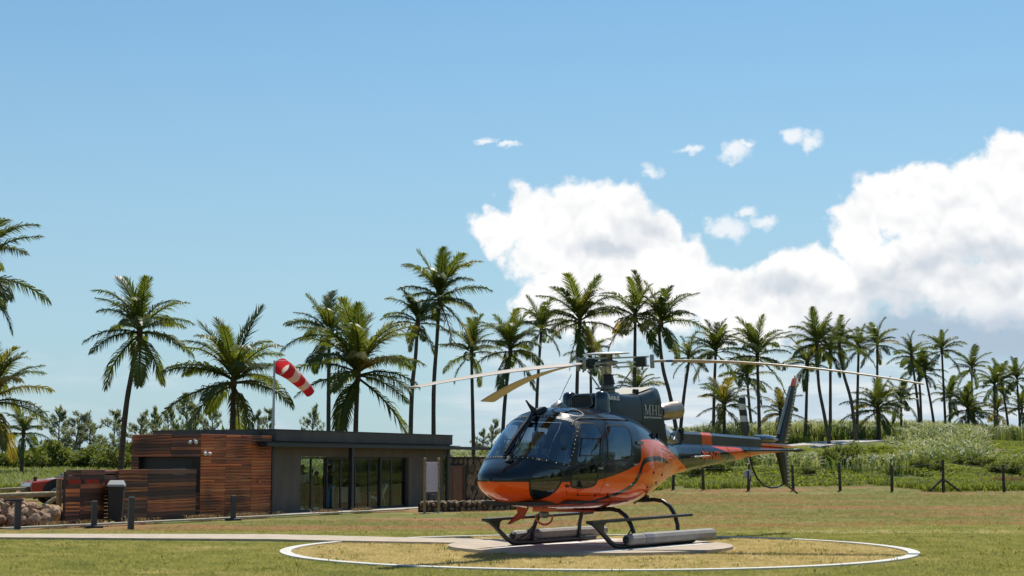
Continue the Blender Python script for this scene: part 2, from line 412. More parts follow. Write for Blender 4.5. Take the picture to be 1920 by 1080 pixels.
def lawn_colour(t):
    """colour of the mown lawn by place, shared by the ground sheet and the grass on it"""
    pos = t.new('ShaderNodeNewGeometry').outputs['Position']
    n1 = t.noise(pos, 0.22, 5, 0.6); n2 = t.noise(pos, 1.4, 5, 0.65); n3 = t.noise(pos, 9.0, 3, 0.6)
    n4 = t.noise(t.vmath('MULTIPLY', pos, (0.35, 1.0, 1.0)), 0.35, 5, 0.65)
    green = t.mix(t.ss(n2.outputs[0], 0.35, 0.68), (0.170, 0.19, 0.030), (0.285, 0.275, 0.070))
    dry = t.mix(t.ss(n3.outputs[0], 0.3, 0.7), (0.43, 0.32, 0.15), (0.60, 0.475, 0.25))
    sep = t.new('ShaderNodeSeparateXYZ'); t.l.new(pos, sep.inputs[0]); X, Y = sep.outputs[0], sep.outputs[1]
    # in the ring the grass is dry; outside, dry and bare streaks grow with distance
    dx = t.math('SUBTRACT', X, RING_C[0]); dy = t.math('SUBTRACT', Y, RING_C[1])
    rr = t.math('SQRT', t.math('ADD', t.math('MULTIPLY', dx, dx), t.math('MULTIPLY', dy, dy)))
    inring = t.ss(t.math('ADD', rr, t.math('MULTIPLY', t.math('SUBTRACT', n3.outputs[0], 0.5), 0.5)), 5.25, 5.05)
    far = t.ss(Y, 27.0, 40.0, 0.0, 0.10)
    f = t.math('ADD', t.math('ADD', n4.outputs[0], t.math('MULTIPLY', t.math('SUBTRACT', n2.outputs[0], 0.5), 0.55)), far)
    col = t.mix(t.ss(f, 0.48, 0.82, 0, 0.75), green, dry)
    soil = t.mix(n2.outputs[0], (0.24, 0.105, 0.048), (0.36, 0.19, 0.095))
    f2 = t.math('ADD', n1.outputs[0], t.math('MULTIPLY', t.math('SUBTRACT', n2.outputs[0], 0.5), 0.5))
    col = t.mix(t.ss(Y, 33, 50, 0, 0.55), col, (0.095, 0.092, 0.028))
    n6 = t.noise(t.vmath('MULTIPLY', pos, (0.22, 0.6, 1.0)), 0.34, 5, 0.68)
    f3 = t.math('ADD', n6.outputs[0], t.math('MULTIPLY', t.math('SUBTRACT', n2.outputs[0], 0.5), 0.40))
    f3 = t.math('ADD', f3, t.ss(X, 1.0, -4.0, 0, 0.05))
    col = t.mix(t.math('MULTIPLY', t.ss(f3, 0.475, 0.60), t.ss(Y, 31.0, 37.0, 0, 0.95)), col, soil)
    n7 = t.noise(pos, 0.6, 4, 0.6)
    col = t.mix(t.ss(n7.outputs[0], 0.52, 0.66, 0, 0.55), col, (0.11, 0.155, 0.022))
    n8 = t.noise(pos, 30.0, 2, 0.6)
    col = t.mix(t.ss(n8.outputs[0], 0.45, 0.75, 0, 0.35), col, (0.05, 0.055, 0.015))
    rg = t.mix(t.ss(n2.outputs[0], 0.40, 0.72, 0, 0.7), dry, (0.24, 0.20, 0.055))
    rg = t.mix(t.ss(n1.outputs[0], 0.5, 0.75, 0, 0.5), rg, (0.34, 0.19, 0.085))
    return t.mix(inring, col, rg), pos

def ground_material():
    m, t, b = newmat('lawn_ground')
    col, pos = lawn_colour(t)
    sep = t.new('ShaderNodeSeparateXYZ'); t.l.new(pos, sep.inputs[0])
    n = t.noise(pos, 0.16, 6, 0.62)
    rough = t.mix(t.ss(n.outputs[0], 0.40, 0.62), (0.075, 0.10, 0.022), (0.17, 0.15, 0.06))
    rough = t.mix(t.ss(n.outputs[0], 0.62, 0.70), rough, (0.26, 0.12, 0.06))
    edge = t.math('ADD', sep.outputs[1], t.math('MULTIPLY', t.math('SUBTRACT', n.outputs[0], 0.5), 6.0))
    col = t.mix(t.ss(edge, 82.0, 86.0), col, rough)
    t.l.new(col, b.inputs['Base Color']); b.inputs['Roughness'].default_value = 0.95; b.inputs['Specular IOR Level'].default_value = 0.15
    bn = t.noise(pos, 14.0, 5, 0.7); bp = t.new('ShaderNodeBump'); bp.inputs['Strength'].default_value = 0.9; bp.inputs['Distance'].default_value = 0.05
    t.l.new(bn.outputs[0], bp.inputs['Height']); t.l.new(bp.outputs[0], b.inputs['Normal'])
    return m
M['lawn'] = ground_material()

def build_ground():
    ys = np.concatenate([np.linspace(-60, 8, 12), np.linspace(10, 80, 90), np.linspace(81, 200, 110), np.geomspace(205, 3500, 40)])
    us = np.concatenate([[-2.2, -1.2, -0.7], np.linspace(-0.48, 0.48, 120), [0.7, 1.2, 2.2]])
    V = []
    for y in ys:
        w = max(y, 40.0)
        V.append(np.stack([us * w, np.full_like(us, y), terrain(us * w, y)], 1))
    n = len(us); V = np.concatenate(V)
    i = np.arange(len(ys) - 1)[:, None] * n + np.arange(n - 1)[None, :]
    F = np.stack([i, i + 1, i + n + 1, i + n], -1).reshape(-1, 4)
    o = link('ground', fast_mesh('ground', V, F, M['lawn'], smooth=True)); tag(o, kind='structure')
build_ground()

def ground_strip(name, near, far, mat_, dz, thick=0.0, kind='structure', sub=12):
    """a sheet between two polylines lying on the ground"""
    def dens(pl):
        out = []
        for (a, b) in zip(pl[:-1], pl[1:]):
            for k in range(sub): out.append((a[0] + (b[0] - a[0]) * k / sub, a[1] + (b[1] - a[1]) * k / sub))
        return out + [pl[-1]]
    A, B = dens(near), dens(far); m = MB(); n = len(A)
    T = [(x, y, gz(x, y) + dz) for x, y in A] + [(x, y, gz(x, y) + dz) for x, y in B]
    L = [(x, y, z - max(thick, 0.001) - 0.05) for x, y, z in T]
    fs = [(i, i + 1, n + i + 1, n + i) for i in range(n - 1)]
    fs += [(i, 2 * n + i, 2 * n + i + 1, i + 1) for i in range(n - 1)]
    fs += [(n + i, n + i + 1, 3 * n + i + 1, 3 * n + i) for i in range(n - 1)]
    m.add(T + L, fs)
    return tag(m.build(name, mat_), kind=kind)
ground_strip('footpath', [(-16, 29.7), (-11, 29.75), (-4.5, 28.9), (-3.3, 28.4), (-1.6, 27.8), (-0.6, 27.5)],
             [(-16, 31.2), (-11, 31.15), (-4.8, 30.9), (-2.9, 30.0), (-1.9, 29.5), (0.2, 28.7)], M['concrete'], 0.045)
def landing_pad():
    m = MB(); seg = 72
    top = [(PAD_C[0] + 2.42 * math.cos(2 * math.pi * k / seg), PAD_C[1] + 2.42 * math.sin(2 * math.pi * k / seg), 0.055) for k in range(seg)]
    bot = [(x, y, -0.1) for x, y, z in top]
    m.add(top + bot, [list(range(seg))] + [(k, k + seg, (k + 1) % seg + seg, (k + 1) % seg) for k in range(seg)])
    p = tag(m.build('landing_pad', M['concrete']), kind='structure')
    u = Vector((.62, .785, 0)); v = Vector((.785, -.62, 0)); c = Vector((PAD_C[0], PAD_C[1], 0.059)) + v * 0.35
    h = MB()
    def quad(u0, u1, v0, v1):
        h.add([c + u * a + v * b for a, b in ((u0, v0), (u0, v1), (u1, v1), (u1, v0))], [(0, 1, 2, 3)])
    quad(-1.85, 1.7, -1.12, -0.82); quad(-1.9, 1.5, 0.82, 1.12); quad(-0.15, 0.15, -0.82, 0.82)
    h.build('letter_h_marking', M['pad_paint'], p, fix=False)
landing_pad()
def ring_paint():
    m, t, b = newmat('ring_paint'); pos = t.new('ShaderNodeNewGeometry').outputs['Position']
    n = t.noise(pos, 3.5, 6, .7); n2 = t.noise(pos, .6, 3, .6)
    f = t.math('ADD', n.outputs[0], t.math('MULTIPLY', t.math('SUBTRACT', n2.outputs[0], .5), .5))
    t.l.new(t.mix(t.ss(f, .56, .70, 0, .8), (.55, .53, .48), (.36, .29, .17)), b.inputs['Base Color']); b.inputs['Roughness'].default_value = .8
    return m
M['ring_paint'] = ring_paint()
def ring():
    m = MB(); seg = 160; vs = []
    for k in range(seg):
        a = 2 * math.pi * k / seg
        for r, z in ((5.20, -0.05), (5.20, 0.03), (5.02, 0.03), (5.02, -0.05)):
            vs.append((RING_C[0] + r * math.cos(a), RING_C[1] + r * math.sin(a), z))
    fs = []
    for k in range(seg):
        j = (k + 1) % seg
        for q in range(3): fs.append((k * 4 + q, k * 4 + q + 1, j * 4 + q + 1, j * 4 + q))
    m.add(vs, fs)
    tag(m.build('helipad_ring', M['ring_paint']), kind='structure')
ring()
# concrete edging in front of the terminal, red soil and dry weeds behind it
ke = [(-14.27, 43.58), (-11.7, 47.66), (-9.3, 52.09), (-6.41, 57.6), (-4.17, 61.4)]
nd = Vector((.88, -.47)); 
ground_strip('kerb', [(x + .14 * nd.x, y + .14 * nd.y) for x, y in ke], [(x - .14 * nd.x, y - .14 * nd.y) for x, y in ke], M['kerb'], 0.10)
ground_strip('paving', [(-8.2, 56.4), (-3.4, 66.0)], [(-8.9, 57.9), (-4.1, 67.6)], M['kerb'], 0.03)

# road climbing the hill on the right
ra = [at(1400, 846, 112), at(1470, 842, 114), at(1560, 835, 118), at(1660, 828, 124), at(1720, 826, 128)]
rb = [at(1400, 836, 120), at(1470, 833, 122), at(1560, 827, 126), at(1660, 822, 131), at(1720, 822, 135)]
ground_strip('road', [(p.x, p.y) for p in ra], [(p.x, p.y) for p in rb], M['road'], 0.05)

# ---------------------------------------------------------------- lawn grass (stuff)
def grass_material():
    m, t, b = newmat('lawn_grass'); col, pos = lawn_colour(t)
    a = t.new('ShaderNodeAttribute', attribute_name='tint')
    col = t.mix(t.math('MULTIPLY', a.outputs['Fac'], 0.55), t.vmath('SCALE', col), (0.40, 0.33, 0.15))
    t.n[col.node.name].inputs[6].links[0].from_node.inputs['Scale'].default_value = 1.0
    t.l.new(col, b.inputs['Base Color']); b.inputs['Roughness'].default_value = 0.8; b.inputs['Specular IOR Level'].default_value = 0.1
    up_normal(t, b, .6)
    tr = t.new('ShaderNodeBsdfTranslucent'); t.l.new(t.vmath('MULTIPLY', col, (1.5, 1.5, 1.2)), tr.inputs[0])
    mx = t.new('ShaderNodeMixShader'); mx.inputs[0].default_value = .5; t.l.new(b.outputs[0], mx.inputs[1]); t.l.new(tr.outputs[0], mx.inputs[2])
    t.l.new(mx.outputs[0], t.n['Material Output'].inputs[0])
    return m
M['grass'] = grass_material()
def blades(P, n, h, spread, width, lean, hvar=0.5, seg=1):
    """n blades round every point of P (N,3); returns V, F, tint, tip"""
    N = len(P); Q = np.repeat(P, n, 0); K = N * n
    a = RNG.uniform(0, 2 * np.pi, K); r = spread * np.sqrt(RNG.uniform(0, 1, K))
    base = Q + np.stack([r * np.cos(a), r * np.sin(a), np.zeros(K)], 1)
    hh = np.repeat(np.broadcast_to(h, (N,)), n) * RNG.uniform(1 - hvar, 1 + hvar, K)
    b = RNG.uniform(0, 2 * np.pi, K); side = np.stack([np.cos(b), np.sin(b), np.zeros(K)], 1) * (width * RNG.uniform(.6, 1.3, K))[:, None]
    l = RNG.uniform(0, 2 * np.pi, K); ln = lean * hh * RNG.uniform(.2, 1.3, K)
    ld_ = np.stack([np.cos(l), np.sin(l), np.zeros(K)], 1)
    tint = np.repeat(RNG.uniform(0, 1, N), n) * .6 + RNG.uniform(0, 1, K) * .4
    up = np.array([0, 0, 1.0])
    if seg == 1:
        tip = base + ld_ * ln[:, None] + up * hh[:, None]
        V = np.stack([base - side / 2, base + side / 2, tip], 1).reshape(-1, 3)
        F = np.arange(3 * K).reshape(-1, 3)
        return V, F, np.repeat(tint, 3), np.tile([0, 0, 1.0], K)
    mid = base + ld_ * (ln * .35)[:, None] + up * (hh * .72)[:, None]
    tip = base + ld_ * (ln * 1.15)[:, None] + up * (hh * (1 - .25 * np.clip(lean, 0, 1)))[:, None]
    V = np.stack([base - side / 2, base + side / 2, mid - side / 2, mid + side / 2, tip], 1).reshape(-1, 3)
    i = np.arange(K)[:, None] * 5
    F = np.concatenate([i + np.array([[0, 1, 3]]), i + np.array([[0, 3, 2]]), i + np.array([[2, 3, 4]])], 0)
    return V, F, np.repeat(tint, 5), np.tile([0, 0, .5, .5, 1.0], K)
def ground_points(n, y0, y1, k0, k1, keep=None, power=1.0):
    y = y0 + (y1 - y0) * RNG.uniform(0, 1, n) ** power; k = RNG.uniform(k0, k1, n); x = k * y
    P = np.stack([x, y, terrain(x, y)], 1)
    if keep is not None: P = P[keep(x, y)]
    return P
def offpath(x, y):
    pad = np.hypot(x - PAD_C[0], y - PAD_C[1]) > 2.50
    rr = np.hypot(x - RING_C[0], y - RING_C[1]); rg = (rr > 5.22 + RNG.uniform(-.06, .05, len(x))) | (rr < 4.96 + RNG.uniform(-.05, .08, len(x)))
    path = ~((y > 28.0 + .0 * x) & (y < 31.25) & (x < -0.3) & ((x < -3.2) | (y < 30.2)) & (y > 27.6 - 0.19 * np.clip(x, -11.5, 0)) )
    return pad & rg & path
P = np.concatenate([ground_points(86000, 19.0, 32, -.52, .52, offpath, 1.0), ground_points(27000, 52, 82.5, -.16, .47, lambda x, y: (x > -2.0)), ground_points(35000, 32, 52, -.47, .50, lambda x, y: (x > -12.5 + (y - 43) * .52), 1.0)])
V, F, T, _ = blades(P, 7, np.interp(P[:, 1], [20, 34, 82], [.026, .03, .07]), 0.075, 0.010, 1.6)
tag(link('lawn_grass', fast_mesh('lawn_grass', V, F, M['grass'], {'tint': T})), kind='stuff')

def lawn_weeds():
    P = np.concatenate([ground_points(950, 20, 32, -.52, .52, offpath), ground_points(1200, 32, 80, -.36, .47, lambda x, y: x > -12.0 + (y - 43) * .52)])
    V, F, T, _ = blades(P, 10, .028 + .03 * RNG.uniform(0, 1, len(P)), .10, .012, 1.4, .5, 2)
    tag(link('lawn_weeds', fast_mesh('lawn_weeds', V, F, leafmat('lawn_weed_leaves', (.09, .13, .02), (.36, .31, .12), .45, attr='tint', rough=.8), {'tint': T})), kind='stuff')
lawn_weeds()

# ---------------------------------------------------------------- terminal building
BA = Vector((-8.9, 58.04, -0.45)); BRZ = math.atan2(.898, .44)
bx = Vector((.44, .898, 0)); by = Vector((-.898, .44, 0))
def bl(px, py, off=0.0):
    """pixel on the plane off metres inside the facade -> (along, up)"""
    d = px_dir(px, py); p0 = BA + by * off; e = Vector((0, 0, EYE)); s = (p0 - e).dot(by) / d.dot(by); q = e + d * s - BA
    return q.dot(bx), q.z
T_ = empty('terminal_building', BA, BRZ, 'low flat-roofed heliport building, grey render and red reclaimed planks, glass doors', 'building')
def part(name, m, mat_, parent=T_, **kw): return m.build(name, mat_, parent, **kw)
# grey front wall: piers and header
part('wall', MB().box(0.0, 1.84, 0.0, .25, 0, 2.70), M['grey_wall'])
part('wall', MB().box(1.84, 10.12, 0.004, .25, 2.13, 2.70), M['grey_wall'])
part('wall', MB().box(10.12, 13.15, 0.0, .25, 0, 2.70), M['grey_wall'])
part('wall', MB().box(13.62, 13.86, 0.0, 5.6, 0, 2.70), M['dark_metal'])
part('back_wall', MB().box(-.12, 8.6, 5.35, 5.6, 0, 2.7).box(12.6, 13.6, 5.35, 5.6, 0, 2.7).box(8.6, 12.6, 5.352, 5.6, 0, .55).box(8.6, 12.6, 5.352, 5.6, 2.25, 2.7), M['interior'])
part('inner_wall', MB().box(-.12, 0.0, .25, 5.35, 0, 2.7), M['interior'])
part('floor', MB().box(0, 13.6, -.25, 5.35, -.3, 0.02), M['floor_tile'])
part('rear_window', MB().box(8.6, 12.6, 5.45, 5.46, .55, 2.25), M['pane'])
part('ceiling', MB().box(0, 13.62, .25, 5.35, 2.55, 2.69), M['interior'])
part('fascia', MB().box(0.0, 13.90, -.10, 5.7, 2.70, 3.12), M['fascia'], bevel=.01)
part('flashing', MB().box(-.02, 13.92, -.12, -.07, 3.118, 3.15).box(13.87, 13.92, -.07, 5.7, 3.118, 3.15).box(-.02, .03, -.07, 5.7, 3.118, 3.15), M['dark_metal'])
part('roof', MB().box(-2.3, -.004, 0.6, 2.9, 2.70, 3.09), M['fascia'])
part('canopy_beam', MB().box(-1.15, 19.5, -.52, -.105, 2.49, 2.62), M['dark_metal'])
part('canopy_soffit', MB().box(-1.10, 13.9, -.50, -.002, 2.630, 2.66), M['black'])
part('canopy_post', MB().box(4.76, 4.94, -.47, -.30, -.08, 2.49), M['dark_metal'])
part('canopy_post', MB().box(19.2, 19.4, -.47, -.30, -.1, 2.49), M['dark_metal'])
# glass doors: frames with panes
mull = [1.85, 2.74, 3.80, 4.90, 5.92, 7.02, 7.92, 8.85, 10.10]
for i, (a, b) in enumerate(zip(mull[:-1], mull[1:])):
    fw = .055 if i not in (1, 2, 6) else .085
    y = .10 + .05 * (i % 2)
    fr = MB().box(a, a + fw, y, y + .06, .02, 2.12).box(b - fw, b, y, y + .06, .02, 2.12).box(a + fw, b - fw, y, y + .06, .02, .10).box(a + fw, b - fw, y, y + .06, 2.05, 2.12)
    fo = part('glass_door', fr, M['dark_metal'])
    MB().box(a + fw, b - fw, y + .02, y + .032, .10, 2.05).build('pane', M['pane'], fo)
w = part('side_window', MB().box(13.15, 13.21, .02, .1, 0, 2.7).box(13.56, 13.62, .02, .1, 0, 2.7).box(13.21, 13.56, .02, .1, 2.2, 2.7), M['dark_metal'])
MB().box(13.21, 13.56, .05, .06, 0, 2.2).build('pane', M['pane'], w)
# plank cladding of the wooden block
part('block_wall', MB().box(-4.34, -.12, .03, .28, -.1, 2.80).box(-4.34, -4.1, .28, 3.05, -.1, .9).box(-4.34, -4.1, .28, 3.05, 2.1, 2.8).box(-4.34, -4.1, 2.75, 3.05, .9, 2.1).box(-4.34, -4.1, .28, .42, .9, 2.1), M['mortar'])
part('corner_post', MB().box(-.118, -.004, -.03, .25, -.05, 2.70), M['dark_metal'])
rnd = random.Random(5)
PL = {}
def plank_obj(L, H, T, parent, loc, rot=(0, 0, 0), m=None, name='plank'):
    key = (round(L, 2), round(H, 3), m.name)
    if key not in PL: PL[key] = MB().box(0, L, -T, 0, 0, H).mesh('plank', m, bevel=.004)
    return link(name, PL[key], parent, loc, rot)
rows = 26; hh = 2.92 / rows
for r_ in range(rows):
    z = r_ * hh - .02
    for (a, b) in ((-4.36, -2.94), (-2.94, -1.38), (-1.38, -.125)):
        if rnd.random() < .35:
            mid = a + (b - a) * rnd.uniform(.35, .65); segs = ((a, mid), (mid, b))
        else: segs = ((a, b),)
        for (p, q) in segs:
            plank_obj(round(q - p - .006, 2), hh - rnd.choice((.006, .010, .014)), .026, T_, (p, .028 - rnd.uniform(0, .012), z), m=M['plank'])
    # left end of the block, with the recessed window
    z1 = z + hh
    segs = [(0.02, 1.30), (1.30, 3.06)]
    if .95 < z1 and z < 2.05: segs = [(2.72, 3.06)] if True else segs
    for (p, q) in segs:
        plank_obj(round(q - p - .006, 2), hh - rnd.choice((.006, .010, .014)), .026, T_, (-4.342 + rnd.uniform(0, .010), q, z), (0, 0, -math.pi / 2), m=M['plank_grey'])
wn = part('window', MB().box(-4.16, -4.10, .42, 2.75, .9, 2.1), M['black'])
MB().box(-4.20, -4.165, .72, .78, .92, 1.75).box(-4.20, -4.165, 1.32, 1.38, .92, 1.75).box(-4.20, -4.165, .78, 1.32, 1.69, 1.75).build('frame', M['dark_metal'], wn)
MB().box(-4.19, -4.175, .78, 1.32, .92, 1.69).build('pane', M['dark_glass'], wn)
def floodlight(loc, rz):
    o = part('floodlight', MB().box(-.05, .05, 0, .06, -.04, .04), M['lamp_white'], loc=loc, rot=(0, 0, rz))
    for s in (-1, 1):
        MB().lathe([(.02, 0), (.055, .03), (.06, .11), (.0, .12)], (s * .11, -.03, -.04), 12, (s * .35, -1, -.55)).build('lamp_head', M['lamp_white'], o)
floodlight((-4.40, .25, 2.68), -math.pi / 2); floodlight((-4.12, -.01, 2.28), 0)
part('wall_light', MB().lathe([(.0, .0), (.06, .0), (.06, .08), (0, .09)], (-.93, .01, 1.22), 12, (0, -1, 0)), mat('copper', (0.62, 0.22, 0.10), .4, metal=.6))
# pergola wall, door and beam posts to the right of the building
S_ = empty('stone_wall', BA + bx * 13.9 + by * 1.2, BRZ, 'high dark basalt stone wall with pergola, right of the grey building', 'wall')
MB().box(0, 8.5, .06, .5, -.1, 2.1).box(0, 8.5, .0, .52, 2.1, 2.18).build('wall_core', M['mortar'], S_)
srnd = random.Random(3)
def rock_mesh(name, sx, sy, sz, seed, m, sub=2, amp=.2):
    bm = bmesh.new(); bmesh.ops.create_icosphere(bm, subdivisions=sub, radius=1)
    rr = random.Random(seed); ks = [(Vector((rr.uniform(-1, 1), rr.uniform(-1, 1), rr.uniform(-1, 1))).normalized(), rr.uniform(.55, .95)) for _ in range(9)]
    for v in bm.verts:
        p = v.co.copy()
        for d, o in ks:
            t = p.dot(d)
            if t > o: p -= d * (t - o) * .85
        v.co = Vector((p.x * sx, p.y * sy, p.z * sz))
    me = bpy.data.meshes.new(name); bm.to_mesh(me); bm.free(); me.materials.append(m); return me
ROCKD = [rock_mesh('stone', .5, .5, .5, 20 + i, M['dark_stone'], 1) for i in range(6)]
ROCKS = [rock_mesh('stone', .5, .5, .5, 40 + i, M['stone'], 2) for i in range(7)]
for r_ in range(8):
    x = srnd.uniform(-.1, .2)
    while x < 8.4:
        wd = srnd.uniform(.38, .85)
        if not (1.6 < x < 3.75 and r_ < 7):
            o = link('stone', srnd.choice(ROCKD), S_, (x + wd / 2, .085, .14 + r_ * .27 + srnd.uniform(-.07, .07)), (srnd.uniform(-.15, .15), srnd.uniform(0, 6), srnd.uniform(-.15, .15)))
            o.scale = (wd * 1.12, .15, wd * srnd.uniform(.6, .95))
        x += wd * srnd.uniform(.8, .98)
D_ = link('door', MB().box(1.74, 1.80, -.06, .04, 0, 1.76).box(3.44, 3.5, -.06, .04, 0, 1.76).box(1.80, 3.44, -.06, .04, 1.70, 1.76).mesh('door', M['door_wood']), S_)
for (a, b) in ((1.81, 2.26), (2.27, 3.43)):
    lf = MB().box(a, b, -.02, .02, 0, 1.69)
    for (z0, z1) in ((.1, .75), (.85, 1.6)): lf.box(a + .1, b - .1, -.035, -.021, z0, z1)
    lf.build('door_leaf', M['door_wood'], D_)

LW = empty('low_stone_wall', (-3.56, 60.3, gz(-3.5, 60)), math.atan2(1.55, 2.92), 'knee-high dry stone wall behind the notice board', 'wall')
MB().box(0, 4.3, -.16, .16, -.1, .34).build('wall_core', M['mortar'], LW)
for r_ in range(2):
    x = -.05
    while x < 4.3:
        wd = srnd.uniform(.22, .36)
        o = link('stone', srnd.choice(ROCKD), LW, (x + wd / 2, -.10, .11 + r_ * .17 + srnd.uniform(-.04, .04)), (srnd.uniform(-.3, .3), srnd.uniform(0, 6), srnd.uniform(-.3, .3))); o.scale = (wd * 1.1, .26, srnd.uniform(.18, .34))
        x += wd * .88
x = 0
while x < 4.3:
    wd = srnd.uniform(.25, .4)
    o = link('stone', srnd.choice(ROCKD), LW, (x + wd / 2, 0.02, .37), (srnd.uniform(-.2, .2), srnd.uniform(-.2, .2), srnd.uniform(0, 6))); o.scale = (wd, .40, .17); x += wd * .9

# ---------------------------------------------------------------- plank fences in line with the facade, bin
def plank_fence(s0, s1, label, seed, gap_rows):
    f = empty('plank_fence', BA + bx * s0 + Vector((0, 0, -.03)), BRZ, label, 'fence', 'plank fences beside the wooden block')
    L = s1 - s0; q = random.Random(seed); n = 12; h = 1.66 / n
    for xx in (0.02, L - .12): MB().box(xx, xx + .1, .032, .13, -.1, 1.64).build('post', M['fence_post'], f)
    if L > 1.5: MB().box(L * .45, L * .45 + .1, .032, .13, -.1, 1.64).build('post', M['fence_post'], f)
    cuts = [0, L] if L < 1.5 else [0, L * .36, L]
    for r_ in range(n):
        if r_ in gap_rows: continue
        for a, b in zip(cuts[:-1], cuts[1:]):
            plank_obj(round(b - a - .008, 2), h - (q.choice((.008, .014, .02)) if r_ > 8 else .004) if r_ < n - 1 else h + .03, .03, f, (a, .03 - q.uniform(0, .02), r_ * h + .02), m=M['plank_grey'])
    return f
plank_fence(-8.62, -4.60, 'long dark plank fence joined to the corner of the wooden block', 3, ())
plank_fence(-11.05, -9.28, 'short slatted plank fence in front of the red car', 4, (9,))
pa = BA + bx * -9.18 + by * .05
g_ = empty('slat_screen', BA + bx * -9.2 + by * .12, BRZ, 'narrow open slat screen between the two plank fences, above the bin', 'fence')
for k in range(14): plank_obj(.56, .07 if k > 8 else .105, .025, g_, (0, 0, .05 + k * .115), m=M['plank_grey'], name='slat')
def wheelie_bin():
    b = BA + bx * -9.05 + by * -.28
    o = empty('wheelie_bin', b, .15, 'black wheeled bin with pale grey lid between the plank fences', 'bin')
    def rg(w, d, z, y0=0.0): return [(-w, -d + y0, z), (w, -d + y0, z), (w, d + y0, z), (-w, d + y0, z)]
    MB().loft([rg(.20, .24, .06), rg(.25, .30, 1.14)], smooth=False).build('bin_body', M['black'], o, bevel=.02)
    MB().loft([rg(.27, .33, 1.145), rg(.27, .33, 1.20), rg(.20, .20, 1.34, .05)], smooth=False).build('lid', mat('bin_lid', (.30, .30, .30), .5), o, bevel=.015)
    MB().tube([(-.24, .36, 1.16), (.24, .36, 1.16)], .018, 8).build('handle', M['black'], o)
    for s in (-1, 1): MB().lathe([(.02, 0), (.1, 0), (.1, .05), (.02, .05)], (s * .24, .24, .1), 14, (1, 0, 0)).build('wheel', M['black'], o)
wheelie_bin()

# ---------------------------------------------------------------- steel bollards along the edging
def bollard(px, py, z, Hpx, label, bracket=False):
    p = ray_ground(px, py, z); H = Hpx / FPX * p.y
    o = empty('bollard', (p.x, p.y, gz(p.x, p.y)), .45, label, 'bollard', 'grey steel posts along the concrete edging')
    dz = p.z - gz(p.x, p.y)
    w = .075
    MB().box(-w, w, -w, w, 0, H + dz).build('post', M['post_grey'], o, bevel=.008)
    MB().box(-.24, .24, -.17, .17, -.05, .07).build('base', M['dark_metal'], o, bevel=.01)
    if bracket: MB().box(-.34, w + .03, -w - .01, w + .01, H + dz, H + dz + .05).build('bracket', M['dark_metal'], o)
bollard(32, 1001, -.30, 60, 'grey steel post with a side bracket on top, at the far end of the footpath', True)
bollard(176, 988, -.42, 48, 'short grey steel post in front of the slatted plank fence')
bollard(245, 995, -.36, 62, 'tallest grey steel post on a footing, in front of the long dark fence')
bollard(437, 976, -.45, 46, 'grey steel post in front of the bright plank wall')

# ---------------------------------------------------------------- notice board on two poles
def notice_board():
    a = ray_ground(796, 963, -.45); b = ray_ground(822, 961.5, -.45)
    o = empty('notice_board', (a.x, a.y, gz(a.x, a.y)), math.atan2(b.y - a.y, b.x - a.x), 'blank pale notice board between two round wooden poles', 'sign')
    W = (b - a).length; 
    for x in (0, W):
        p = MB().tube([(x, 0, -.1), (x, 0, 2.02)], .052, 12).build('pole', M['timber_pole'], o)
        MB().lathe([(.0, 0.07), (.04, .06), (.058, .03), (.05, 0.0)], (x, 0, 2.02), 12).build('cap', M['log_rail'], p)
    MB().box(.055, W - .055, -.015, .015, .80, 1.93).build('board', M['board'], o)
    bo = MB()
    for z in (.92, 1.8):
        bo.box(.05, .09, -.03, .03, z, z + .05).box(W - .09, W - .05, -.03, .03, z, z + .05)
    bo.build('bracket', M['dark_metal'], o)
    for x in (0, W): MB().box(x - .16, x + .16, -.13, .13, -.05, .025).build('footing', M['kerb'], o)
notice_board()
def meter_stub():
    p = ray_ground(809, 960, -.45)
    o = empty('service_post', (p.x, p.y + .6, gz(p.x, p.y)), .4, 'thin dark hooped stand behind the blank notice board', 'post')
    MB().tube([(-.14, 0, 0), (-.14, 0, .66), (.12, 0, .66), (.12, 0, 0)], .028, 8).build('hoop', M['dark_metal'], o)
meter_stub()

# ---------------------------------------------------------------- rocks, rail fence and red car at the left
def rock_bank():
    o = empty('rock_wall', (-16.6, 48.6, gz(-15, 48)), 0, 'tumbled wall of brown basalt boulders left of the plank fence', 'wall')
    q = random.Random(9)
    def put(px, py, Y, r, row):
        p = at(px, py, Y) - o.location
        s = link('stone', q.choice(ROCKS), o, (p.x, p.y, p.z), (q.uniform(0, 6), q.uniform(0, 6), q.uniform(0, 6))); s.scale = (r * q.uniform(.95, 1.35), r * q.uniform(.8, 1.1), r * q.uniform(.75, 1.0))
    for (py, Y, r, st) in ((979, 46.6, .50, 19), (965, 46.9, .44, 17), (954, 47.2, .34, 15), (948, 49.4, .38, 16), (939, 49.6, .44, 19), (931, 50.0, .32, 20)):
        x = -70 + q.uniform(0, 8)
        lim = 108 if py > 950 else 52
        while x < lim:
            put(x, py + q.uniform(-2, 2), Y + q.uniform(-.15, .15), r * q.uniform(.85, 1.2), 0); x += st * q.uniform(.9, 1.25)
    MB().box(-6, 2.6, .25, .9, -.2, .38).build('earth_fill', M['mortar'], o)
rock_bank()
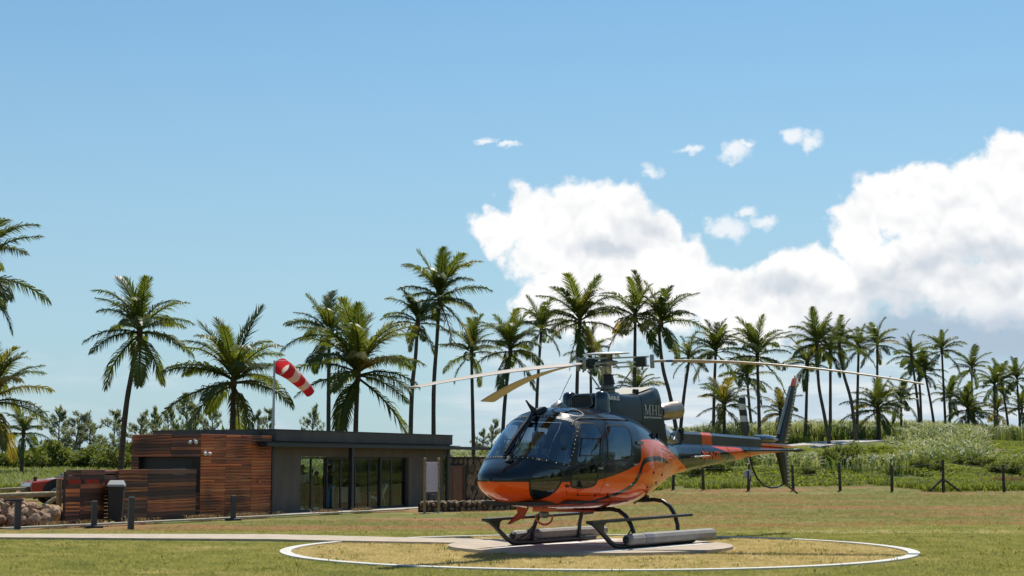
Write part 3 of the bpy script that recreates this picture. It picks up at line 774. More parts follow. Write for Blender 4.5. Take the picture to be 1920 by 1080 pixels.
def rail_fence():
    o = empty('rail_fence', (-16.5, 50.4, gz(-16, 50)), 0, 'rustic log rail fence above the boulders at the far left', 'fence')
    b = o.location
    def rail(p, q_, r, Ya, Yb, nm='rail'): MB().tube([at(*p, Ya) - b, at(*q_, Yb) - b], r, 8).build(nm, M['log_rail'], o)
    rail((-70, 932), (106, 926), .085, 48.5, 49.2); rail((-70, 922), (62, 915), .06, 56, 56)
    rail((-60, 905), (30, 962), .075, 48.9, 48.9, 'brace'); rail((60, 962), (106, 934), .07, 48.9, 49.0, 'brace'); rail((18, 945), (62, 917), .05, 56, 56, 'brace')
    MB().tube([at(65, 936, 56) - b, at(66, 894, 56) - b], .07, 8).build('post', M['fence_post'], o)
    MB().tube([at(110, 984, 48.9) - b, at(111, 897, 48.9) - b], .09, 8).build('post', M['timber_pole'], o)
    MB().tube([at(-66, 975, 48.7) - b, at(-65, 905, 48.7) - b], .09, 8).build('post', M['timber_pole'], o)
rail_fence()
def paint(name, col, rough=.25): return mat(name, col, rough, coat=.8)
M['car_red'] = paint('red_car_paint', (.45, .05, .025))
M['tyre'] = mat('tyre', (.015, .015, .015), .8)
def red_car():
    c = at(176, 930, 57.5)
    gr = at(68, 953, 57.5).z + .16
    o = empty('red_car', (c.x, 57.6, gr), R(180 + 28), 'red car parked behind the slatted plank fence, alloy front wheel showing', 'car')
    # local: +x forward (towards the left of the photo)
    body = [(2.45, .42), (2.5, .66), (2.42, .84), (1.45, .95), (1.25, .97), (-2.2, .98), (-2.25, .5), (-1.9, .42), (1.9, .38)]
    MB().prism(body, -.9, .9).build('body', M['car_red'], o, bevel=.05)
    cab = [(1.30, .972), (.65, 1.19), (-1.5, 1.21), (-2.1, .982)]
    MB().loft([[(x, -.86 if z < 1.1 else -.68, z) for x, z in cab], [(x, .86 if z < 1.1 else .68, z) for x, z in cab]], smooth=False).build('cabin', M['dark_glass'] if False else M['black'], o, bevel=.03)
    MB().prism([(.60, 1.18), (.55, 1.22), (-1.45, 1.24), (-1.58, 1.18)], -.70, .70).build('cab_roof', M['car_red'], o, bevel=.02)
    for sy in (-1, 1):
        MB().prism([(1.1, 1.0), (.62, 1.17), (-1.3, 1.18), (-1.7, 1.0)], sy * .80, sy * .815).build('window', M['dark_glass'], o)
        MB().lathe([(.02, 0), (.09, .02), (.09, .08), (.0, .1)], (.95, sy * 1.0, 1.03), 10, (1, 0, 0)).build('mirror', M['black'], o)
        for x in (1.55, -1.55):
            w_ = MB().lathe([(.20, 0), (.37, .0), (.39, .03), (.39, .21), (.37, .24), (.2, .24)], (x, sy * .70 - (.0 if sy > 0 else .24), .39), 22, (0, 1, 0)).build('wheel', M['tyre'], o)
            y_ = sy * .935
            rm = MB().lathe([(.0, 0), (.05, 0.0), (.05, .02), (.0, .02)], (x, y_, .39), 10, (0, sy, 0)).lathe([(.20, 0), (.24, 0), (.24, .02), (.20, .02)], (x, y_, .39), 20, (0, sy, 0))
            for k in range(5):
                a = k * 2 * math.pi / 5
                rm.bar((x, y_ + sy * .01, .39), (x + .22 * math.cos(a), y_ + sy * .01, .39 + .22 * math.sin(a)), .05, .02, (0, 1, 0))
            rm.build('rim', M['galv'], w_)
            MB().prism([(x + .52 * math.cos(t), .42 + .52 * math.sin(t)) for t in np.linspace(0, math.pi, 14)], sy * .905, sy * .93).build('wheel_arch', M['black'], o)
        MB().box(2.30, 2.47, sy * .60, sy * .86, .64, .80).build('headlight', M['lamp_white'], o)
    MB().box(2.44, 2.56, -.85, .85, .42, .66).build('bumper', M['black'], o, bevel=.03)
red_car()

# ---------------------------------------------------------------- windsock
def windsock():
    Y = 72.0; top = at(514.5, 676, Y); zb = gz(top.x, Y)
    o = empty('windsock', (top.x, Y, zb), 0, 'red and white striped windsock drooping from a grey pole behind the roof', 'windsock')
    H = top.z - zb
    MB().tube([(0, 0, 0), (0, 0, H * .5), (0, 0, H)], [.075, .062, .048], 10).build('pole', M['galv'], o)
    p0 = Vector((.10, -.02, H + .02))
    def lp(px, py, dY=0): return at(px, py, Y + dY) - Vector((top.x, Y, zb))
    axis = [lp(528, 687, 0), lp(544, 699, .75), lp(558, 711, 1.35), lp(571, 723, 1.8), lp(582, 738, 2.05)]
    rad = [.40, .35, .31, .27, .23]
    d0 = (axis[1] - axis[0]).normalized(); d0 = Vector((d0.x * .8, -.42, d0.z * .8)).normalized()
    rings = []
    n = 20
    def sample(t):
        i = min(int(t * 4), 3); f = t * 4 - i
        return axis[i].lerp(axis[i + 1], f), rad[i] * (1 - f) + rad[i + 1] * f
    for k in range(31):
        t = k / 30; c, r = sample(t)
        d = Vector((.72, -.50 * (1 - t) - .10, -.62 - .35 * t)).normalized() if t < .5 else (axis[4] - axis[2]).normalized()
        c2, _ = sample(min(1, t + .05)); c1, _ = sample(max(0, t - .05)); dd = (c2 - c1).normalized()
        d = dd
        u = d.cross(Vector((0, 1, 0.1))).normalized(); w_ = d.cross(u)
        rings.append([c + (u * math.cos(a) + w_ * math.sin(a)) * r * (1 + .035 * math.sin(3 * a + 9 * t) + .02 * math.sin(7 * a + 20 * t)) for a in [2 * math.pi * q / n for q in range(n)]])
    for b in range(5):
        seg = rings[b * 6:b * 6 + 7]
        MB().loft(seg, cap=False).build('sock_band', M['windsock_red'] if b % 2 == 0 else M['windsock_white'], o, fix=False)
    fr = MB(); m_ = rings[0]
    for i in range(n): fr.tube([m_[i], m_[(i + 1) % n]], .014, 5, cap=False)
    c0 = sum((Vector(p) for p in m_), Vector()) / n
    fr.tube([(0, 0, H - .02), c0 + (Vector(m_[0]) - c0) * .98], .018, 6).tube([(0, 0, H - .02), c0 + (Vector(m_[10]) - c0) * .98], .018, 6)
    fr.build('hoop_frame', M['galv'], o)
windsock()

# ---------------------------------------------------------------- things inside the glass doors
def skin_body(name, joints, edges, radii, mat_, parent, sub=2):
    me = bpy.data.meshes.new(name); me.from_pydata(joints, edges, []); o = bpy.data.objects.new(name, me); COL.objects.link(o)
    sk = o.modifiers.new('s', 'SKIN'); sk.use_smooth_shade = True
    for i, r in enumerate(radii):
        d = me.skin_vertices[0].data[i]; d.radius = (r, r) if not isinstance(r, tuple) else r; d.use_root = (i == 0)
    sb = o.modifiers.new('d', 'SUBSURF'); sb.levels = sub; sb.render_levels = sub
    dg = bpy.context.evaluated_depsgraph_get(); m2 = bpy.data.meshes.new_from_object(o.evaluated_get(dg))
    bpy.data.objects.remove(o); m2.name = name; m2.materials.clear(); m2.materials.append(mat_)
    return link(name, m2, parent)
M['skin'] = mat('skin', (.12, .06, .035), .6); M['hair'] = mat('hair', (.008, .007, .006), .7)
def person(px, Y, H, rz, label, shirt, trousers, arms='down', lean=0.0):
    p = at(px, 900, Y)
    o = empty('person', (p.x, Y, BA.z + .02), rz, label, 'person'); s = H / 1.75
    ar = {'down': ((.25, .02, 1.12), (.27, .10, .86)), 'front': ((.24, .06, 1.14), (.16, .34, 1.10)), 'hip': ((.33, -.04, 1.15), (.20, .10, 1.02))}[arms]
    J = [(0, 0, .95), (0, lean * .3, 1.15), (0, lean * .7, 1.38), (0, lean, 1.50), (0, lean + .01, 1.60), (0, lean + .02, 1.69)]
    E_ = [(0, 1), (1, 2), (2, 3), (3, 4), (4, 5)]; rd = [(.15, .11), (.14, .10), (.16, .10), .055, .085, .075]
    for sx in (-1, 1):
        b = len(J); J += [(sx * .10, 0, .88), (sx * .11, .02, .50), (sx * .115, -.02, .09), (sx * .12, .14, .04)]; E_ += [(0, b), (b, b + 1), (b + 1, b + 2), (b + 2, b + 3)]; rd += [.095, .062, .045, .04]
        b = len(J); J += [(sx * .19, lean * .75, 1.42), (sx * ar[0][0], lean * .6 + ar[0][1], ar[0][2]), (sx * ar[1][0], lean * .5 + ar[1][1], ar[1][2]), (sx * ar[1][0] * .97, lean * .5 + ar[1][1] + .05, ar[1][2] - .09)]
        E_ += [(2, b), (b, b + 1), (b + 1, b + 2), (b + 2, b + 3)]; rd += [.062, .045, .033, .035]
    J = [(x * s, y * s, z * s) for x, y, z in J]; rd = [tuple(q * s for q in r) if isinstance(r, tuple) else r * s for r in rd]
    skin_body('body', J, E_, rd, M['skin'], o)
    sj = J[0:4] + [j for i in (0, 1) for j in (J[10 + i * 8], J[11 + i * 8])]
    skin_body('shirt', [(0, 0, .98 * s)] + list(sj[1:3]) + [(0, lean * s * .9, 1.45 * s)] + [sj[4], sj[5], sj[6], sj[7]], [(0, 1), (1, 2), (2, 3), (2, 4), (4, 5), (2, 6), (6, 7)], [(.175 * s, .135 * s), (.165 * s, .125 * s), (.185 * s, .125 * s), .07 * s, .085 * s, .066 * s, .085 * s, .066 * s], shirt, o)
    lj = [(0, 0, .97 * s), J[6], J[7], J[8], J[14], J[15], J[16]]
    skin_body('trousers', lj, [(0, 1), (1, 2), (2, 3), (0, 4), (4, 5), (5, 6)], [(.165 * s, .13 * s), .115 * s, .085 * s, .07 * s, .115 * s, .085 * s, .07 * s], trousers, o)
    MB().lathe([(.0, .115), (.06, .10), (.092, .05), (.098, 0.0), (.085, -.05)], (0, (lean - .005) * s, 1.66 * s), 14).build('hair', M['hair'], o)
cl = lambda n, c: mat(n, c, .9)
person(567, 62.0, 1.78, R(200), 'person in a pale grey shirt and dark trousers, nearest the left door jamb', cl('grey_shirt', (.42, .42, .38)), cl('dark_trousers', (.02, .02, .025)))
person(583, 63.0, 1.60, R(160), 'shorter person in beige shirt and khaki trousers behind the first mullion', cl('beige_shirt', (.34, .26, .15)), cl('khaki', (.17, .13, .06)))
person(601, 65.5, 1.50, R(120), 'person bending forward in a bright yellow-green vest behind the doors', cl('hi_vis', (.45, .42, .02)), cl('olive', (.06, .06, .03)), 'front', .22)
person(618, 63.3, 1.76, R(230), 'person in a black top and light blue jeans by the third glass door', cl('black_top', (.012, .012, .014)), cl('jeans', (.16, .26, .36)), 'hip')
def lounge_chair():
    p = at(688, 945, 66.0)
    o = empty('lounge_chair', (p.x, 66.0, BA.z + .02), R(205), 'pale cushioned lounge chair behind the middle glass doors', 'chair')
    MB().bar((-.05, 0, .46), (-.55, 0, .28), .62, .13).build('seat', M['cushion'], o, bevel=.03)
    MB().bar((-.50, 0, .30), (-.82, 0, 1.02), .62, .12, (1, 0, 0)).build('backrest', M['cushion'], o, bevel=.03)
    for y in (-.36, .36):
        for a, b in (((.0, y, 0), (.02, y, .62)), ((-.72, y, 0), (-.55, y, .6))): MB().bar(a, b, .04, .05).build('leg', M['log_rail'], o)
        MB().bar((.05, y, .63), (-.62, y, .60), .06, .035).build('armrest', M['log_rail'], o)
lounge_chair()
def sofa():
    p = at(636, 940, 67.5)
    o = empty('sofa', (p.x, 67.5, BA.z + .02), BRZ + R(180), 'low pale sofa seen through the doors beside the canopy post', 'sofa')
    MB().box(-.8, .8, -.4, .35, .15, .45).build('seat', M['cushion'], o, bevel=.04); MB().box(-.8, .8, .35, .55, .15, .85).build('backrest', M['cushion'], o, bevel=.04)
    for x in (-.95, .8): MB().box(x, x + .15, -.4, .55, .1, .6).build('armrest', M['cushion'], o, bevel=.03)
sofa()
def counter():
    p = at(735, 930, 69.0)
    o = empty('reception_counter', (p.x, 69.3, BA.z + .02), BRZ, 'dark reception counter at the right end of the glazed room', 'counter')
    MB().box(-1.2, 1.2, -.3, .3, 0, 1.0).build('counter_body', M['door_wood'], o); MB().box(-1.25, 1.25, -.36, .36, 1.0, 1.05).build('top', M['dark_metal'], o)
counter()
def wall_screen():
    o = empty('wall_monitor', BA + bx * 8.9 + by * 5.2 + Vector((0, 0, 1.45)), BRZ, 'black wall monitor hanging above the people indoors', 'monitor')
    MB().box(-.9, .9, 0, .05, -.12, .28).build('screen', M['black'], o); MB().box(-.2, .2, .05, .12, -.05, .1).build('bracket', M['dark_metal'], o)
wall_screen()
# ---------------------------------------------------------------- coconut palms
M['frond'] = leafmat('palm_frond', (0.058, 0.086, 0.018), (0.150, 0.172, 0.034), 0.45, rand=.3, rough=.42)
M['frond_yellow'] = leafmat('palm_frond_yellow', (0.14, 0.14, 0.025), (0.33, 0.25, 0.06), 0.42, rough=.45)
M['frond_dry'] = leafmat('dry_frond', (0.16, 0.07, 0.03), (0.26, 0.14, 0.06), 0.2, rough=.8)
M['palm_trunk'] = mat('palm_trunk', (0.085, 0.066, 0.05), 0.9, var=.35, scale=4, stretch=(1, 1, 5), bump=.5, bscale=7)
M['coconut'] = mat('coconut', (0.10, 0.09, 0.02), .6, var=.3)
M['sheath'] = mat('leaf_sheath', (0.085, 0.055, 0.028), .9, var=.4, scale=6)

def frond_mesh(name, e0, bend, seed, mat_, n=50, sparse=0.0, width=.019, hang=.55, lmax=.25, wind=0.0):
    """unit-length frond rising from the origin along +x in the xz plane; leaflets hang from the rachis"""
    r = np.random.default_rng(seed)
    K = 18; t = np.linspace(0, 1, K); ang = e0 - bend * t ** 1.25; ds = 1.0 / (K - 1)
    x = np.concatenate([[0], np.cumsum(np.cos(ang[:-1]) * ds)]); z = np.concatenate([[0], np.cumsum(np.sin(ang[:-1]) * ds)]); y = wind * t ** 2
    V = []; F = []
    def pt(u):
        return np.array([np.interp(u, t, x), np.interp(u, t, y), np.interp(u, t, z)]), np.interp(u, t, ang)
    # rachis: thin three-sided tube
    for i in range(K):
        w = .016 * (1 - .8 * t[i]) + .002; d = np.array([-math.sin(ang[i]), 0, math.cos(ang[i])])
        c = np.array([x[i], y[i], z[i]])
        V += [c + d * w, c + np.array([0, w, 0]) - d * w * .6, c - np.array([0, w, 0]) - d * w * .6]
    for i in range(K - 1):
        for k in range(3):
            a = i * 3 + k; b = i * 3 + (k + 1) % 3; F += [(a, b, b + 3), (a, b + 3, a + 3)]
    for i in range(n):
        u = .13 + .87 * (i + .5) / n
        L = lmax * (math.sin(math.pi * min(1, (u - .05) / 1.0) ** .75) ** .6 * .85 + .18) * (1 if u < .85 else 1 - (u - .85) * 3.0)
        c, a = pt(u); T = np.array([math.cos(a), 0, math.sin(a)]); N = np.array([-math.sin(a), 0, math.cos(a)])
        for s in (-1, 1):
            if r.uniform() < sparse: continue
            l = L * r.uniform(.8, 1.15); tw = r.normal(0, .12)
            d1 = T * (.55 + .3 * u) + np.array([0, s * (.75 - .25 * u), 0]) + N * (.10 + tw) + np.array([0, wind * .8, 0]); d1 /= np.linalg.norm(d1)
            d2 = d1 * (1 - hang) + np.array([0, s * .08, -1.0]) * hang + np.array([0, wind, 0]); d2 /= np.linalg.norm(d2)
            w = width * r.uniform(.8, 1.2) * .5
            side = T - d1 * T.dot(d1); side /= max(np.linalg.norm(side), 1e-3)
            m = c + d1 * l * .5; e = m + d2 * l * .55
            b = len(V); V += [c - side * w * .5, c + side * w * .5, m - side * w, m + side * w, e]
            F += [(b, b + 1, b + 3), (b, b + 3, b + 2), (b + 2, b + 3, b + 4)]
    return fast_mesh(name, np.array(V), np.array(F), mat_)
def frond_set(prefix, mat_, sparse=0.0):
    S = {}
    for cls, (e, b) in {'up': (82, 32), 'high': (60, 64), 'mid': (34, 60), 'low': (6, 52), 'hang': (-32, 46)}.items():
        S[cls] = [frond_mesh('frond', R(e + dv), R(b + db), hash((cls, i)) % 1000 if False else (ord(cls[0]) * 31 + i * 7), mat_, sparse=sparse, hang={'up': .15, 'high': .42, 'mid': .60, 'low': .66, 'hang': .5}[cls], wind=.05 * (i - 1))
                  for i, (dv, db) in enumerate(((-7, -8), (0, 6), (8, 14)))]
    return S
FR = frond_set('green', M['frond']); FY = frond_set('yellow', M['frond_yellow'], .05); FD = [frond_mesh('frond', R(-55), R(30), 91, M['frond_dry'], n=26, sparse=.35, hang=.7), frond_mesh('frond', R(-72), R(12), 92, M['frond_dry'], n=26, sparse=.35, hang=.8)]

def trunk_px(pts, Y):
    return [at(px, py, Y) for px, py in pts]
def palm(Y, trunk, rpx, label, seed, n=20, yellow=0.0, nuts=0, dead=0, spread=1.0, low=1.0, group='coconut palms around the helipad', wmul=1.0):
    """trunk: pixels from base to crown; rpx: frond reach in pixels"""
    q = random.Random(seed)
    P = trunk_px(trunk, Y); base = P[0].copy(); g = gz(base.x, base.y)
    P[0] = Vector((base.x + (base.x - P[1].x) * 0.0, base.y, min(base.z, g) - .05))
    o = empty('coconut_palm', (base.x, Y, g), 0, label, 'palm tree', group); off = o.location
    # smooth path
    pts = []; m = len(P)
    for i in range(m - 1):
        p0 = P[max(i - 1, 0)]; p1 = P[i]; p2 = P[i + 1]; p3 = P[min(i + 2, m - 1)]
        for k in range(5):
            t = k / 5
            pts.append(.5 * ((2 * p1) + (p2 - p0) * t + (2 * p0 - 5 * p1 + 4 * p2 - p3) * t * t + (3 * p1 - p0 - 3 * p2 + p3) * t ** 3))
    pts.append(P[-1]); pts = [p - off for p in pts]
    k = len(pts); ppm = FPX / Y
    r0 = max(.115, .15 - .0003 * (Y - 66)) * wmul
    rad = [r0 * (1.45 if i == 0 else 1.12 - .38 * i / (k - 1)) * (1 + .05 * (i % 2)) for i in range(k)]
    MB().tube(pts, rad, 9).build('trunk', M['palm_trunk'], o)
    c = pts[-1]; L = rpx / ppm * 1.20
    MB().lathe([(r0 * .75, -.12 * L), (r0 * 1.25, -.03 * L), (r0 * 1.05, .06 * L), (r0 * .3, .16 * L)], c, 9).build('crown_base', M['sheath'], o)
    plan = [('up', .16), ('high', .28), ('mid', .26), ('low', .18 * low), ('hang', .10 * low)]
    n = round(n * (1.08 if rpx >= 90 else .94)); tot = sum(b for a, b in plan); i = 0; ga = q.uniform(0, 6.28)
    for cls, w in plan:
        m_ = max(1, round(n * w / tot))
        for j in range(m_):
            st = FY if q.random() < yellow * (1.5 if cls in ('low', 'hang') else .6) else FR
            me = q.choice(st[cls]); ga += 2.39996 + q.uniform(-.28, .28)
            f = link('frond', me, o, c + Vector((0, 0, {'up': .07, 'high': .05, 'mid': .02, 'low': -.02, 'hang': -.05}[cls] * L)), (q.uniform(-.14, .14), q.uniform(-.12, .12) + (q.uniform(-.12, .30) if cls == 'up' else 0), ga))
            s = L * q.uniform(.84, 1.12) * (spread if cls in ('mid', 'low') else 1) * (.92 if cls == 'up' else 1)
            f.scale = (s, s * q.uniform(.85, 1.15), s)
    for j in range(dead):
        f = link('frond', FD[j % 2], o, c + Vector((0, 0, -.07 * L)), (0, 0, q.uniform(-.9, .9) + (0 if j % 2 == 0 else math.pi))); f.scale = (L * .9,) * 3
        f['label'] = 'brown dead frond hanging down'
    for j in range(nuts):
        a = q.uniform(0, 6.28); rr = r0 * 1.5 + .08
        MB().lathe([(.0, .14), (.09, .08), (.105, 0), (.07, -.09), (.0, -.13)], c + Vector((rr * math.cos(a), rr * math.sin(a), -.10 * L - q.uniform(0, .3))), 8).build('coconut', M['coconut'], o)
    return o

# near palms on the left and behind the terminal
palm(66, [(-62, 900), (-66, 700), (-58, 520)], 130, 'tall palm at the left edge of the photo, only its upper fronds in view', 1, n=26)
palm(78, [(-24, 890), (-22, 820), (-18, 752)], 108, 'lower wind-blown palm at the left edge with browned frond tips', 2, n=26, yellow=.25)
palm(112, [(40, 880), (42, 845), (44, 812)], 50, 'small dark palm among the bushes at the far left', 3, n=22, low=1.2)
palm(84, [(223, 884), (235, 775), (249, 690), (262, 622)], 100, 'tall leaning palm with a curved dark trunk rising behind the slat screen', 4, n=24, dead=0)
palm(80, [(436, 872), (436, 800), (437, 760), (438, 716)], 117, 'broad full-crowned palm behind the left part of the flat roof', 5, n=27)
palm(98, [(616, 870), (616, 760), (617, 628)], 76, 'tall straight palm just behind the broad palm, right of the windsock', 6, n=24, yellow=.1)
palm(84, [(666, 872), (667, 800), (671, 702)], 118, 'broad dense palm right of the windsock, fronds touching its tip', 7, n=30, yellow=.18)
palm(100, [(768, 868), (772, 740), (779, 670), (783, 606)], 66, 'palm hung with coconuts, left of the tallest palm', 8, n=22, yellow=.3, nuts=5)
palm(102, [(814, 868), (813, 740), (819, 640), (824, 560)], 86, 'tallest palm behind the terminal with a slightly bowed trunk', 9, n=24, yellow=.15, nuts=4, dead=1)
palm(112, [(889, 836), (886, 760), (884, 662)], 62, 'slim palm above the pergola beam, white rotor blade crossing its trunk', 10, n=20, yellow=.12)
palm(108, [(938, 850), (946, 760), (957, 658)], 78, 'full palm with a curved trunk above the helicopter nose', 11, n=26)
palm(122, [(1004, 836), (1007, 740), (1015, 618)], 56, 'narrow dark palm between the nose palm and the straight tall palm', 12, n=22)
palm(112, [(1080, 836), (1082, 720), (1087, 604)], 80, 'tall straight palm left of the rotor head, brown fronds hanging', 13, n=24, yellow=.3, dead=2)
palm(135, [(1108, 832), (1108, 740), (1107, 668)], 50, 'low palm directly behind the rotor hub', 114, n=20)
palm(112, [(1189, 836), (1190, 720), (1191, 596)], 76, 'tall palm crossing the right rotor arm, sparse yellowing fronds', 15, n=20, yellow=.35)
palm(112, [(1277, 818), (1258, 750), (1243, 690), (1236, 620), (1240, 606)], 72, 'palm on a strongly bent leaning trunk behind the exhaust', 16, n=22, yellow=.15, dead=1)
palm(138, [(1192, 832), (1193, 780), (1194, 734)], 50, 'short bright palm showing just above the engine cowling', 17, n=18, yellow=.2)
palm(122, [(1272, 818), (1282, 745), (1293, 672)], 42, 'thin ragged palm with a red-brown dead frond beside the bent trunk', 18, n=15, dead=2)
palm(125, [(1337, 818), (1339, 740), (1342, 660)], 60, 'straight dark palm above the tail boom, left of the twin palms', 19, n=24)
palm(140, [(1412, 815), (1405, 760), (1401, 708)], 50, 'dark palm half hidden behind the striped tail rotor blade', 20, n=22)
palm(122, [(1425, 822), (1422, 740), (1420, 668)], 66, 'tall palm just right of the striped tail rotor blade', 21, n=24)
palm(118, [(1358, 818), (1358, 790), (1358, 762)], 56, 'short yellow-green palm behind the tail boom', 22, n=22, yellow=.75, low=1.3)
palm(126, [(1461, 826), (1461, 800), (1463, 775)], 44, 'short yellow palm left of the helicopter tail fin', 23, n=20, yellow=.7, low=1.2)
# the rows on the hill to the right
HG = 'coconut palms on the hill'
palm(128, [(1510, 834), (1512, 760), (1514, 682)], 50, 'palm on the hill immediately right of the orange fin tip', 24, n=20, group=HG)
palm(120, [(1556, 838), (1546, 780), (1535, 720), (1532, 645)], 56, 'tallest hill palm, leaning trunk beside the road', 25, n=24, yellow=.15, group=HG)
palm(128, [(1557, 830), (1557, 740), (1557, 660)], 42, 'slim hill palm tucked behind the tallest hill palm', 26, n=18, group=HG)
palm(126, [(1606, 826), (1596, 752), (1581, 697), (1574, 642)], 46, 'hill palm with a long trunk leaning left over the road', 27, n=20, group=HG)
palm(134, [(1607, 828), (1608, 740), (1610, 653)], 42, 'straight hill palm whose base meets the leaning palm', 28, n=20, group=HG)
palm(140, [(1646, 820), (1645, 740), (1645, 646)], 42, 'tall hill palm rising out of the broad low palm', 29, n=19, group=HG, yellow=.15)
palm(130, [(1648, 820), (1648, 800), (1646, 768)], 60, 'broad low palm with a stout trunk by the road end', 30, n=28, group=HG, low=1.2, yellow=.12, wmul=1.3)
palm(146, [(1690, 818), (1690, 785), (1689, 752)], 40, 'short dark palm right of the broad low palm', 31, n=20, group=HG)
palm(146, [(1727, 814), (1719, 740), (1709, 668)], 40, 'left palm of the pair whose trunks meet at the base', 32, n=20, group=HG)
palm(150, [(1728, 814), (1726, 750), (1722, 692)], 38, 'right palm of the pair whose trunks meet at the base', 33, n=18, group=HG)
palm(150, [(1755, 810), (1745, 755), (1734, 699)], 38, 'palm leaning left beside the rotor blade tip', 34, n=18, group=HG)
palm(152, [(1774, 810), (1770, 740), (1766, 658)], 42, 'tall slender palm standing clear left of the white van', 35, n=20, group=HG)
palm(168, [(1781, 806), (1781, 780), (1781, 747)], 38, 'short palm just behind the tall slender palm near the van', 36, n=20, group=HG)
palm(172, [(1824, 806), (1823, 750), (1822, 692)], 38, 'tall palm above the two low palms right of the van', 37, n=19, group=HG)
palm(150, [(1817, 814), (1816, 790), (1815, 769)], 46, 'low spreading palm right of the white van', 38, n=24, group=HG, low=1.2)
palm(152, [(1834, 818), (1830, 798), (1826, 780)], 38, 'low leaning palm overlapping the spreading one', 39, n=18, group=HG)
palm(160, [(1865, 815), (1865, 770), (1865, 724)], 36, 'straight palm at the left of the far right cluster', 40, n=20, group=HG)
palm(164, [(1894, 811), (1885, 760), (1878, 716)], 40, 'leaning palm in the middle of the far right cluster', 41, n=20, group=HG, yellow=.15)
palm(162, [(1914, 809), (1910, 760), (1907, 714)], 40, 'tall palm nearest the right edge of the photo', 42, n=20, group=HG)
palm(180, [(1868, 816), (1869, 795), (1870, 772)], 36, 'low yellowish palm under the far right cluster', 43, n=20, group=HG, yellow=.4)
palm(176, [(1908, 812), (1912, 790), (1916, 768)], 36, 'low green palm at the right edge under the tall one', 44, n=20, group=HG)

# ---------------------------------------------------------------- bushes and feathery trees behind the terminal
M['casuarina'] = leafmat('casuarina_needles', (0.13, 0.16, 0.09), (0.26, 0.285, 0.17), 0.42, attr='tint', rough=.6)
M['bush'] = leafmat('bush_leaves', (0.09, 0.118, 0.026), (0.215, 0.24, 0.06), 0.4, attr='tint', rough=.8)
M['bush_bright'] = leafmat('bright_bush_leaves', (0.07, 0.10, 0.015), (0.20, 0.22, 0.04), 0.35, attr='tint', rough=.8)
M['bark'] = mat('grey_bark', (0.12, 0.10, 0.08), .9, var=.3)
def leaf_cloud(rng, centres, radii, n, size, mat_, name, squash=1.0, shell=.55, long=1.0, updir=None):
    K = n * len(centres); C = np.repeat(np.asarray(centres), n, 0); r = np.repeat(np.asarray(radii), n)
    d = rng.normal(size=(K, 3)); d /= np.linalg.norm(d, axis=1)[:, None]
    rad = r * (shell + (1 - shell) * rng.uniform(0, 1, K)) ** .7 * rng.uniform(.75, 1.12, K)
    p = C + d * rad[:, None] * np.array([1, 1, squash])
    a = d * .6 + rng.normal(size=(K, 3)) * .7
    if updir is not None: a = a * .35 + np.asarray(updir)
    a /= np.linalg.norm(a, axis=1)[:, None]
    b = np.cross(a, rng.normal(size=(K, 3))); b /= np.linalg.norm(b, axis=1)[:, None] + 1e-6
    s = size * rng.uniform(.6, 1.4, K)[:, None]
    V = np.stack([p - b * s * .4, p + a * s * .5 * long - b * s * .15, p + a * s * long, p + b * s * .4], 1).reshape(-1, 3)
    i = np.arange(K)[:, None] * 4
    F = np.concatenate([i + np.array([[0, 1, 3]]), i + np.array([[1, 2, 3]])], 0)
    cl_t = np.repeat(rng.uniform(0, 1, len(centres)), n) * .65 + rng.uniform(0, 1, K) * .35
    return fast_mesh(name, V, F, mat_, {'tint': np.repeat(cl_t, 4)})
def bush_mesh(seed, mat_, n=200, size=.10, k=16, squash=.85):
    rng = np.random.default_rng(seed)
    c = [(rng.normal() * .42, rng.normal() * .32, .35 + .35 * abs(rng.normal()) * .7) for _ in range(k)]
    c = [(x, y, min(z, .95 - .28 * abs(x))) for x, y, z in c]
    return leaf_cloud(rng, c, rng.uniform(.22, .38, k), n, size, mat_, 'foliage', squash, .35)
BUSH = [bush_mesh(100 + i, M['bush']) for i in range(4)] + [bush_mesh(110 + i, M['bush_bright']) for i in range(3)]
def bush(px, Y, wpx, hpx, kind, label, base=None, group='bushes behind the terminal'):
    p = at(px, 880, Y); g = gz(p.x, Y) if base is None else base
    o = empty('bush', (p.x, Y, g - .05), 0, label, 'bush', group)
    f = link('foliage', BUSH[kind], o); w = wpx / FPX * Y / 1.45; hh_ = hpx / FPX * Y / 1.05
    f.scale = (w, w * .9, hh_); f.rotation_euler = (0, 0, random.uniform(0, 6.28) * 0 + (px % 7) * .9)
    st = MB()
    for a in range(3): st.tube([(0, 0, -.1), (.15 * math.cos(a * 2.1) * w, .15 * math.sin(a * 2.1) * w, .35 * hh_), (.3 * math.cos(a * 2.1) * w, .3 * math.sin(a * 2.1) * w, .7 * hh_)], [.05, .035, .015], 6)
    st.build('stem', M['bark'], o)
    return o
bush(20, 128, 90, 52, 0, 'dark bush at the left edge beyond the cane field')
bush(75, 126, 95, 62, 4, 'rounded olive bush left of the slatted fence')
bush(125, 122, 110, 66, 1, 'widest dark green bush behind the slatted fence')
bush(160, 120, 80, 50, 5, 'light green bush above the slatted fence')
bush(205, 120, 90, 62, 2, 'bush behind the leaning palm trunk')
bush(248, 118, 70, 68, 6, 'yellow-green bush beside the left end of the wooden block')
bush(300, 112, 90, 84, 4, 'bush peeping over the left of the wooden block roof')
bush(352, 110, 110, 94, 5, 'long bright bush above the middle of the wooden block')
bush(408, 110, 100, 92, 6, 'bright bush above the right end of the wooden block')
bush(455, 112, 70, 84, 3, 'dark bush low over the flat roof corner')
bush(905, 112, 60, 34, 4, 'yellow-green bush above the pergola beam by the nose')
bush(868, 116, 50, 26, 1, 'small dark bush above the pergola beam')
bush(935, 118, 60, 40, 0, 'dark bush behind the windscreen edge')

